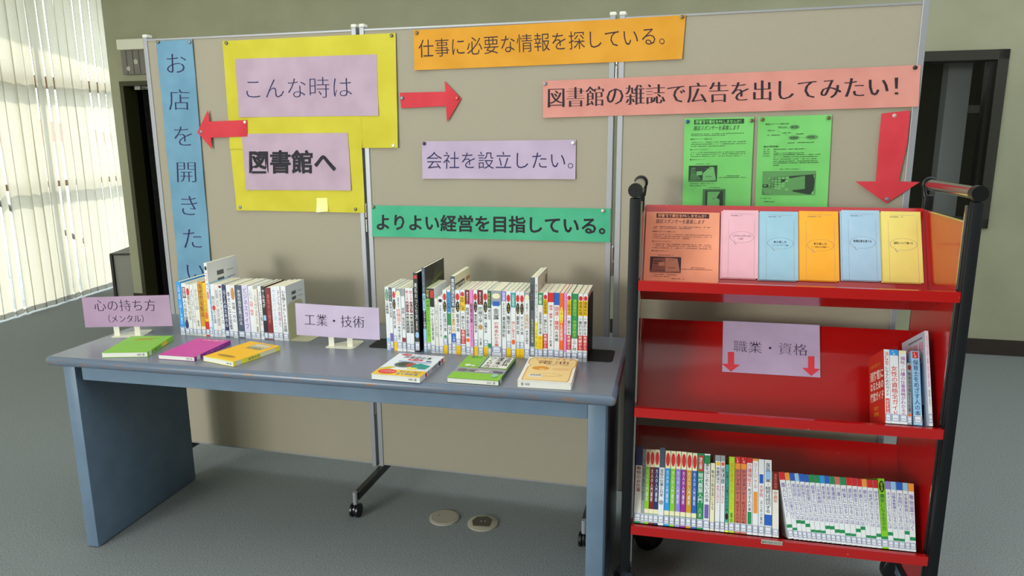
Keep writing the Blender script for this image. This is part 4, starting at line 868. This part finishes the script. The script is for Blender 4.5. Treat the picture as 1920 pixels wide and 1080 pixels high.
caster((.0, -.0, .051), .050, 1.0, mat((70, 78, 88), .2, .7)); caster((CW - .01, .05, .051), .050, .6, dkh)

# ---- contents, top tier: flyers and leaflets leaning on the back of the tier
def tier_back(z, off):
    """plane of the sloping back; returns origin, up axis, normal (towards the reader)"""
    o = CM @ Vector((0, .19, z - .093)); up = (CM.to_3x3() @ Vector((0, sa, ca))).normalized(); n = (CM.to_3x3() @ Vector((0, -ca, sa))).normalized()
    return o + n * (off + .001) , up, n
def on_tier(tb, x, y): o, up, n = tb; p = hit(x, y, o, n) - o; return p.dot(CX), p.dot(up)
def leaflet(xl, xr, yt, rgb, label, name, cat, off, h=.21, group=None, cover=None, thick=.003, tilt=0.0, bottom=.0015):
    tb = tier_back(LIP[0], off); u0, w1 = on_tier(tb, xl, yt); u1, _ = on_tier(tb, xr, yt); o, up, n = tb; w0 = w1 - h
    w0 = max(w0, .0); hh = w1 - w0
    u0 = max(u0, .021)
    T = thing(name, label, cat, frame(o + CX * u0 + up * w0, CX, up, n), group); W = u1 - u0
    m = MB(); m.box(0, W, 0, hh, 0, thick, paper(rgb), 0); m.build('sheets', T)
    if cover:
        D = Decal(lambda a, b, q: Vector((a * W, hh - (1 - b) * h, thick + q)), .0002, .00005); cover(D); D.build('print', T)
    return T, hh
OI = mat((96, 50, 60), .7)
def fa(D): flyer_a(D, OI, mat((240, 160, 120), .7), mat((196, 128, 100), .7), mat((140, 84, 70), .7), mat((70, 34, 42), .7), False)
leaflet(1202, 1338, 397, (240, 152, 122), 'salmon-orange flyer sheet behind, showing at its left edge', 'paper_flyer', 'flyer', .0005, .297, 'orange flyers on the cart', thick=.002)
leaflet(1212, 1349.5, 397, (244, 164, 130), 'salmon-orange flyer with dark header bar on the cart', 'paper_flyer', 'flyer', .004, .297, 'orange flyers on the cart', fa, thick=.0006)
def lf(txt, bc, sub=None):
    def f(D):
        ink = mat((92, 84, 96), .7); ln = mat((150, 140, 146), .7); dk = mat((50, 44, 60), .7)
        for q in (.17, .89): D.rect(q, .0, q + .006, .86, ln)
        D.rect(.22, .945, .84, .948, ln); D.scribble(.22, .44, .915, .011, ink, .95); D.scribble(.48, .56, .918, .008, ink)
        D.ring(.2, bc - .085, .88, bc + .085, ink, .02); D.poly([(.31, bc - .06), (.37, bc - .115), (.44, bc - .078)], ln); D.poly([(.33, bc - .055), (.375, bc - .105), (.45, bc - .072)], D.pap)
        if len(txt) == 2: D.text(txt[0], .29, bc + .0, .80, bc + .035, dk, w=.01); D.text(txt[1], .44, bc - .042, .62, bc - .01, dk, w=.01)
        else: 
            D.text(txt[0], .36 if sub else .30, bc + .0, .70 if sub else .78, bc + .038, dk, w=.012)
            if sub: D.text(sub, .30, bc - .04, .78, bc - .015, dk)
    return f
LV = [(1355.5, 1422, 394.5, (234, 184, 196), 'pink leaflet', ('レファレンスサービス', 'とは？'), .60, None), (1424.5, 1496, 396.7, (156, 198, 216), 'blue leaflet beside the pink one', ('本の探し方',), .53, '～インターネット編～'),
      (1498, 1571, 396.2, (246, 176, 58), 'orange folded leaflet', ('本の探し方',), .505, '～館内編～'), (1577, 1648, 394.6, (164, 198, 220), 'pale blue leaflet between orange and yellow', ('新聞記事を調べる',), .535, None),
      (1651, 1725, 396.8, (232, 216, 120), 'pale yellow leaflet', ('組織について調べる',), .53, None)]
for k, (xa_, xb_, yt, rgb, lb, tx, bc, sub) in enumerate(LV):
    leaflet(xa_ - 3.2, xb_ - 4, yt + 2.0, rgb, 'second sheet just behind the %s' % lb, 'leaflet', 'leaflet', .001, .21, 'folded leaflets on the top tier', thick=.002)
    cv = lf(tx, bc, sub); rr = mat(rgb, .7)
    def cvw(D, cv=cv, rr=rr): D.pap = rr; cv(D)
    leaflet(xa_, xb_, yt, rgb, lb + ', with a speech bubble, on the cart top tier', 'leaflet', 'leaflet', .0036 + .0007 * (k % 2), .21, 'folded leaflets on the top tier', cvw, thick=.003)

# ---- middle tier: notice on the back panel and seven books
o, up, n = tier_back(LIP[1], .0005)
tb = (o, up, n); q = [on_tier(tb, *p) for p in ((1353, 602), (1537, 610), (1538, 709), (1354, 697))]
T = thing('paper_notice', 'lilac notice with two small red arrows on the red cart', 'notice', frame(o + CX * q[3][0] + up * q[3][1], CX, up, n)); W = q[2][0] - q[3][0]; Hh = ((q[0][1] - q[3][1]) + (q[1][1] - q[2][1])) / 2
m = MB(); m.box(0, W, 0, Hh, 0, .0005, paper((196, 178, 212))); m.build('sheet', T)
loc = lambda x, y: ((on_tier(tb, x, y)[0] - q[3][0]) / W, (on_tier(tb, x, y)[1] - q[3][1]) / Hh)
D = Decal(lambda a, b, o_: Vector((a * W, b * Hh, .0005 + o_)), .0002)
a0, b0 = loc(1374, 661); a1, b1 = loc(1515, 667); b1 = loc(1374, 637)[1]; D.text('職業・資格', a0, b0, a1, b1, mat((64, 50, 84), .7), w=-.014, copies=(0, .008)); D.build('lettering', T)
for xc, ys in ((1370.5, 660), (1521, 668)):
    pts = [(xc - 6, ys), (xc - 6, ys + 22), (xc - 17, ys + 22), (xc, ys + 37), (xc + 17, ys + 24), (xc + 6, ys + 23), (xc + 6, ys)]
    D = Decal(lambda a, b, o_: Vector((a * W, b * Hh, .0005 + o_)), .0003); D.poly([loc(*p) for p in pts], mat((226, 62, 76), .7)); D.build('arrow', T)
def tier_front(z):
    o = CM @ Vector((.0, .0, z)); up = (CM.to_3x3() @ Vector((0, sa, ca))).normalized(); back = (CM.to_3x3() @ Vector((0, ca, -sa))).normalized()
    return o + up * .003 + back * .004, up, -back
def tier_books(z, specs, cx, cy, sc, group, where, start=0, drop=0.0):
    tf = tier_front(z); o, up, n = tf; used = -1
    for k, sp in enumerate(specs):
        x0, x1, yt, xb, depth, base, items, look = sp[:8]; kw = dict(sp[8]) if len(sp) > 8 else {}
        P = lambda x, y: hit(cx + x / sc, cy + y / sc, o, n) - o
        a = P(x0, yt); b = P(x1, yt); u0, u1, w = a.dot(CX), b.dot(CX), a.dot(up)
        yb = kw.pop('yb'); ub = P(xb, yb).dot(CX)                      # foot of the left edge
        lean = math.atan2(ub - u0, w); t = (u1 - u0) * cos(lean)
        ub = max(ub, used + .0001 + kw.pop('gap', 0), .022); used = ub + t / cos(lean)
        xa = CX * cos(lean) + up * sin(lean); za = -CX * sin(lean) + up * cos(lean)
        M = frame(o + CX * ub + up * .0003, xa, -n, za)
        book(M, t, w / cos(lean), depth, base, items, '%s, %s' % (look, where(k)), group, **kw)
def cv_red(D):
    D.rect(0, 0, 1, 1, (206, 44, 24)); D.text('消防官に', .08, .62, .95, .76, (240, 226, 210), w=.03); D.text('なるための', .08, .48, .95, .61, (240, 226, 210), w=.03); D.text('徹底ガイド', .08, .33, .95, .46, (240, 226, 210), w=.03); D.text('試験対策から', .1, .8, .8, .86, (230, 150, 40)); D.text('合格まで', .3, .2, .6, .26, (230, 190, 40)); D.text('面接対策', .3, .12, .6, .18, (230, 190, 40))
def cv_mag(D):
    D.rect(0, 0, 1, 1, (196, 206, 220)); D.text('指導員', .25, .80, .95, .9, (214, 60, 110), w=.0); D.rect(.3, .93, .9, .95, (120, 120, 130)); D.rect(.5, .7, .8, .73, (214, 60, 110)); D.poly([(.3, .3), (.8, .34), (.85, .68), (.35, .62)], (110, 170, 200)); D.poly([(.1, .05), (.8, .08), (.85, .22), (.4, .3), (.05, .2)], (50, 50, 60)); D.rect(.4, .36, .5, .6, (200, 220, 232)); D.rect(.62, .38, .7, .66, (200, 220, 232))
S2 = [
 (280, 330, 270, 297, .148, 'w', [('t', .78, .97, 'r', '消防官'), ('t', .36, .77, 'k', 'になるためのガイド'), ('i', .1, .33, 'r'), ('t', .11, .32, 'w', '試験対策', .5)], 'white book with scarlet cover turned to view', {'yb': 955, 'front': ('L', cv_red)}),
 (333, 411, 272, 350, .148, 'w', [('b', .92, 1, 'c'), ('t', .925, .99, 'w', '14', .6), ('t', .1, .78, 'r', '女性の資格全ガイド', .8)], 'wide white blue-topped book', {'yb': 958}),
 (413, 480, 280, 424, .148, 'w', [('b', .95, 1, 'm'), ('t', .1, .92, 'P', '福祉・介護の仕事資格がわかる本', .7)], 'white book with cream top and purple title', {'yb': 960}),
 (483, 522, 395, 486, .128, 'g', [('e', .88, .97, 'R'), ('t', .2, .85, 'k', '精神保健福祉士の仕事', .7), ('e', .08, .18, 'o')], 'short grey-lilac book', {'yb': 963}),
 (528, 604, 285, 556, .148, 'C', [('i', .9, .99, 'r'), ('t', .91, .98, 'w', '13', .6), ('t', .12, .88, 'B', '保育士をめざす人の本', .7)], 'pale blue book with bold navy title', {'yb': 968, 'gap': .005}),
 (655, 690, 100, 698, .19, 'w', [('t', .4, .95, 'p', '月刊特集指導員', .6), ('t', .2, .38, 'g', '案内', .5)], 'tall white magazine with pictorial cover', {'yb': 978, 'front': ('L', cv_mag)}),
]
nm2 = ['leftmost on the middle tier', 'beside the scarlet one on the middle tier', 'third on the middle tier', 'squeezed in on the middle tier', 'left of the tall magazine', 'rightmost on the middle tier']
tier_books(LIP[1], S2, 1600, 600, 4.91, 'books on the middle tier of the cart', lambda k: nm2[k])

# ---- bottom tier, left group (crop origin 1160,820 scale 4.153)
def SER(c): return [('b', .76, 1, 'm'), ('e', .79, .97, 'r'), ('t', .3, .74, 'w', '大人の入門講座', .5), ('b', .06, .2, 'm'), ('b', .10, .14, 'e')]
S3 = [
 (124, 175, 70, 'W', [('b', .75, 1, 'B'), ('t', .4, .74, 'R', '動物のお仕事', .7), ('b', 0, .12, 'e')], 'tall book with navy top and dark red title'),
 (179, 204, 90, 'g', [('t', .3, .9, 'G', '仕事図鑑')], 'thin grey book'),
 (207, 240, 92, 'l', SER('l'), 'moss green series book'),
 (243, 279, 94, 'R', SER('R'), 'maroon series book'),
 (282, 319, 95, 'B', SER('B'), 'navy series book'),
 (322, 364, 80, 'w', [('b', .74, 1, 's'), ('t', .36, .72, 'k', '宮廷の仕事と日本', .7), ('e', .26, .32, 'g')], 'taller white book with slate top'),
 (367, 406, 103, 'c', SER('c'), 'sky blue series book'),
 (409, 447, 106, 'l', SER('l'), 'leaf green series book'),
 (450, 488, 108, 'v', SER('v'), 'lavender series book'),
 (491, 531, 112, 'P', SER('P'), 'purple series book'),
 (534, 574, 118, 'N', SER('N'), 'ochre series book'),
 (577, 614, 122, 'b', SER('b'), 'royal blue series book'),
 (618, 666, 124, 'e', [('i', .76, .97, 'r'), ('t', .78, .95, 'w', '図解', .5), ('t', .34, .74, 'w', '現代農業入門', .85), ('t', .15, .28, 'W', '八木', .5)], 'green book with large white title'),
 (669, 715, 128, 'w', [('b', .87, .98, 'e'), ('t', .36, .88, 'k', '業をはじめたい人の本', .7), ('i', .15, .33, 'V')], 'white book with green first character'),
 (719, 752, 200, 'm', [('t', .3, .9, 'G', '動物の飼育員になる', .7)], 'short cream book'),
 (757, 794, 138, 'w', [('b', .92, 1, 'g'), ('e', .86, .91, 'y'), ('t', .62, .84, 'k', '作業療法士'), ('t', .36, .6, 'r', 'まるごとガイド')], 'white book with yellow dot and red guide words'),
 (797, 830, 141, 'w', [('b', .92, 1, 'g'), ('e', .86, .91, 'o'), ('t', .62, .84, 'k', '保健師', .9), ('t', .36, .6, 'r', 'まるごとガイド')], 'white book with orange dot and red guide words'),
 (833, 860, 212, 't', [('t', .3, .9, 'k', '弁護士の仕事がわかる本', .8), ('e', .18, .28, 'k'), ('b', 0, .14, 'Y')], 'short teal book'),
 (863, 905, 150, 'L', [('t', .3, .92, 'N', '医療事務のおしごと', .7), ('t', .12, .26, 'E', '案内', .5)], 'yellow-green book'),
 (908, 950, 150, 'f', [('b', .84, 1, 'r'), ('t', .92, .99, 'w', '15', .7), ('b', .84, .91, 'O'), ('t', .44, .83, 'B', 'ケアマネジャー', .85), ('t', .12, .42, 'R', 'めざす人の本', .7)], 'salmon book numbered 15 with blue title'),
 (953, 998, 153, 'f', [('b', .84, 1, 'r'), ('t', .92, .99, 'w', '14', .7), ('b', .84, .91, 'O'), ('t', .44, .83, 'B', 'ケアマネジャー', .85), ('t', .12, .42, 'R', 'めざす人の本', .7)], 'salmon book numbered 14 with blue title'),
 (1001, 1042, 158, 'w', [('b', .93, 1, 'r'), ('t', .62, .92, 'r', '介護福祉士', .85), ('t', .3, .6, 'k', 'めざす人の本', .7), ('i', .1, .29, 'e')], 'white book with crimson title, green block'),
 (1045, 1088, 165, 'w', [('b', .97, 1, 'O'), ('t', .6, .95, 'f', 'ソーシャル', .7), ('i', .28, .56, 'O')], 'white book with orange picture patch'),
 (1091, 1134, 170, 'w', [('i', .68, .8, 'b'), ('t', .5, .66, 'r', '大学院', .7), ('t', .14, .46, 'G', 'はじめの案内', .5)], 'white book with small blue oval'),
 (1137, 1192, 174, 'w', [('t', .3, .8, 'k', '開業・経営は成功する', .8), ('i', .74, .86, 'C'), ('t', .84, .96, 'B', '医院', .6), ('b', .14, .28, 'b')], 'wide white book with blue foot block'),
 (1197, 1246, 268, 'W', [('b', .72, 1, 'R'), ('t', .74, .97, 'f', '資格の相談', .5), ('t', .52, .7, 'f', '中高年', .7)], 'short book, half dark red half cream'),
]
def yb3(x): return 660 + (x - 110) * (790 - 660) / (1260 - 110)
sp = []
for s in S3: sp.append((s[0], s[1], s[2], s[0] - (22 - (s[0] - 124) * .020), .128 if s[2] > 190 else .14, s[3], s[4], s[5], {'yb': yb3(s[0])}))
tier_books(LIP[2], sp, 1160, 820, 4.153, 'upright books on the bottom tier, left group', lambda k: '%s from the left, bottom tier' % ordinal(k + 1))
# right group, all leaning left (crop origin 1440,860 scale 4.909)
def NAR(c, t, g=.1): return [('b', .88, 1, c), ('t', .3, .84, 'V', t, .8), ('b', g, g + .05, 'e')]
TX = ['職人になろう！', 'イベントの仕事で働く', '理容師になるには', '美容師になるには', '歯科衛生士になるには', '映画監督になるには', '保育士になるには', '小学校教師になるには', '音楽家になるには', '能楽師になるには', '看護師になるには', '介護士になるには',
      '林業になるには', '通訳になるには', '検察官になるには', '弁護士になるには', '観光ガイドで働く', '作業療法士になるには', '理学療法士になるには', '農家になる生き方', 'ネイリストになるには', '自動車整備士になるには', '宇宙飛行士になるには', '客室乗務員になるには', '動物園で働く']
GX = [(98, 147, 125, 'r'), (148, 190, 130, 'O'), (192, 232, 133, 'b'), (235, 273, 136, 'C'), (275, 316, 140, 'b'), (318, 358, 145, 'b'), (361, 410, 148, 'e'), (412, 455, 151, 'e'), (458, 500, 154, 'c'), (503, 543, 157, 'b'), (546, 590, 162, 'e'), (593, 638, 165, 'f'),
      (643, 693, 170, 'e'), (708, 755, 173, 'r'), (758, 802, 177, 'r'), (804, 845, 182, 'r'), (847, 890, 186, 'O'), (893, 943, 192, 'r'), (946, 990, 196, 'r'), (988, 1047, 180, 'L'), (1060, 1106, 206, 'v'), (1110, 1156, 210, 'C'), (1160, 1216, 214, 'b'), (1219, 1263, 220, 'C'), (1278, 1330, 226, 'O')]
CNm = {'r': 'red', 'O': 'orange', 'b': 'blue', 'C': 'pale blue', 'e': 'green', 'c': 'cyan', 'f': 'rose', 'v': 'lavender'}
sp = []
for k, ((xa_, xb_, yt, c), t) in enumerate(zip(GX, TX)):
    foot = 190 + (xa_ - 98) * (1300 - 190) / (1278 - 98); g = random.choice((.12, .12, .16, .2, .24))
    it = NAR(c, t, g); bs = 'w'; look = 'white book with %s top' % CNm.get(c, '')
    if c == 'L': it = [('e', .8, .97, 'k'), ('t', .82, .95, 'L', '岩波', .4), ('t', .25, .78, 'E', t, .8), ('b', .12, .17, 'e')]; bs = 'l'; look = 'lime green book taller than its neighbours'
    sp.append((xa_, xb_, yt, foot, .128, bs, it, look, {'yb': 742 + (xa_ - 98) * .107}))
tier_books(LIP[2], sp, 1440, 860, 4.909, 'leaning books on the bottom tier, right group', lambda k: '%s from the left of the leaning group' % ordinal(k + 1))

# ================================================================== FLOOR OUTLETS
def lid(x, y, label, open_):
    p = hit(x, y, (0, 0, .004), Vector((0, 0, 1))); T = thing('floor_outlet', label, 'floor outlet', Matrix.Translation((p.x, p.y, 0)), 'round floor outlets under the table'); mm = mat((176, 172, 156), .45, .2)
    m = MB(); m.tube([(0, 0, .0002), (0, 0, .004), (0, 0, .0065)], [.055, .055, .050], mm, 40); m.build('ring', T, True)
    if open_:
        m = MB(); m.prism([(-.034, -.026), (.024, -.032), (.034, .012), (.018, .034), (-.022, .032), (-.038, .006)], lambda a, b, t: (a, b, t), .0067, .010, mat((66, 62, 52), .4)); m.build('hinged_flap', T)
        for q in (-.008, .006): m = MB(); m.box(q, q + .006, -.004, .004, .010, .0112, mat((130, 128, 118), .4)); m.build('screw', T)
        m = MB(); m.box(.03, .048, -.004, .002, .0067, .0085, M_CHROME); m.build('latch', T)
    else:
        m = MB(); m.tube([(0, 0, .0066), (0, 0, .0072)], .047, mat((164, 160, 146), .45, .2), 40); m.build('cover_plate', T, True)
        m = MB(); m.tube([(-.02, .01, .0072), (-.02, .01, .0078)], .003, mat((90, 88, 80), .4), 10); m.build('screw', T)
lid(833, 970, 'flat round metal floor outlet under the table, closed', False)
lid(905, 980, 'round floor outlet with dark flap, right of the closed one', True)
bpy.context.view_layer.update()
print('objects', len(bpy.data.objects), 'polys', sum(len(o.data.polygons) for o in bpy.data.objects if o.type == 'MESH'))
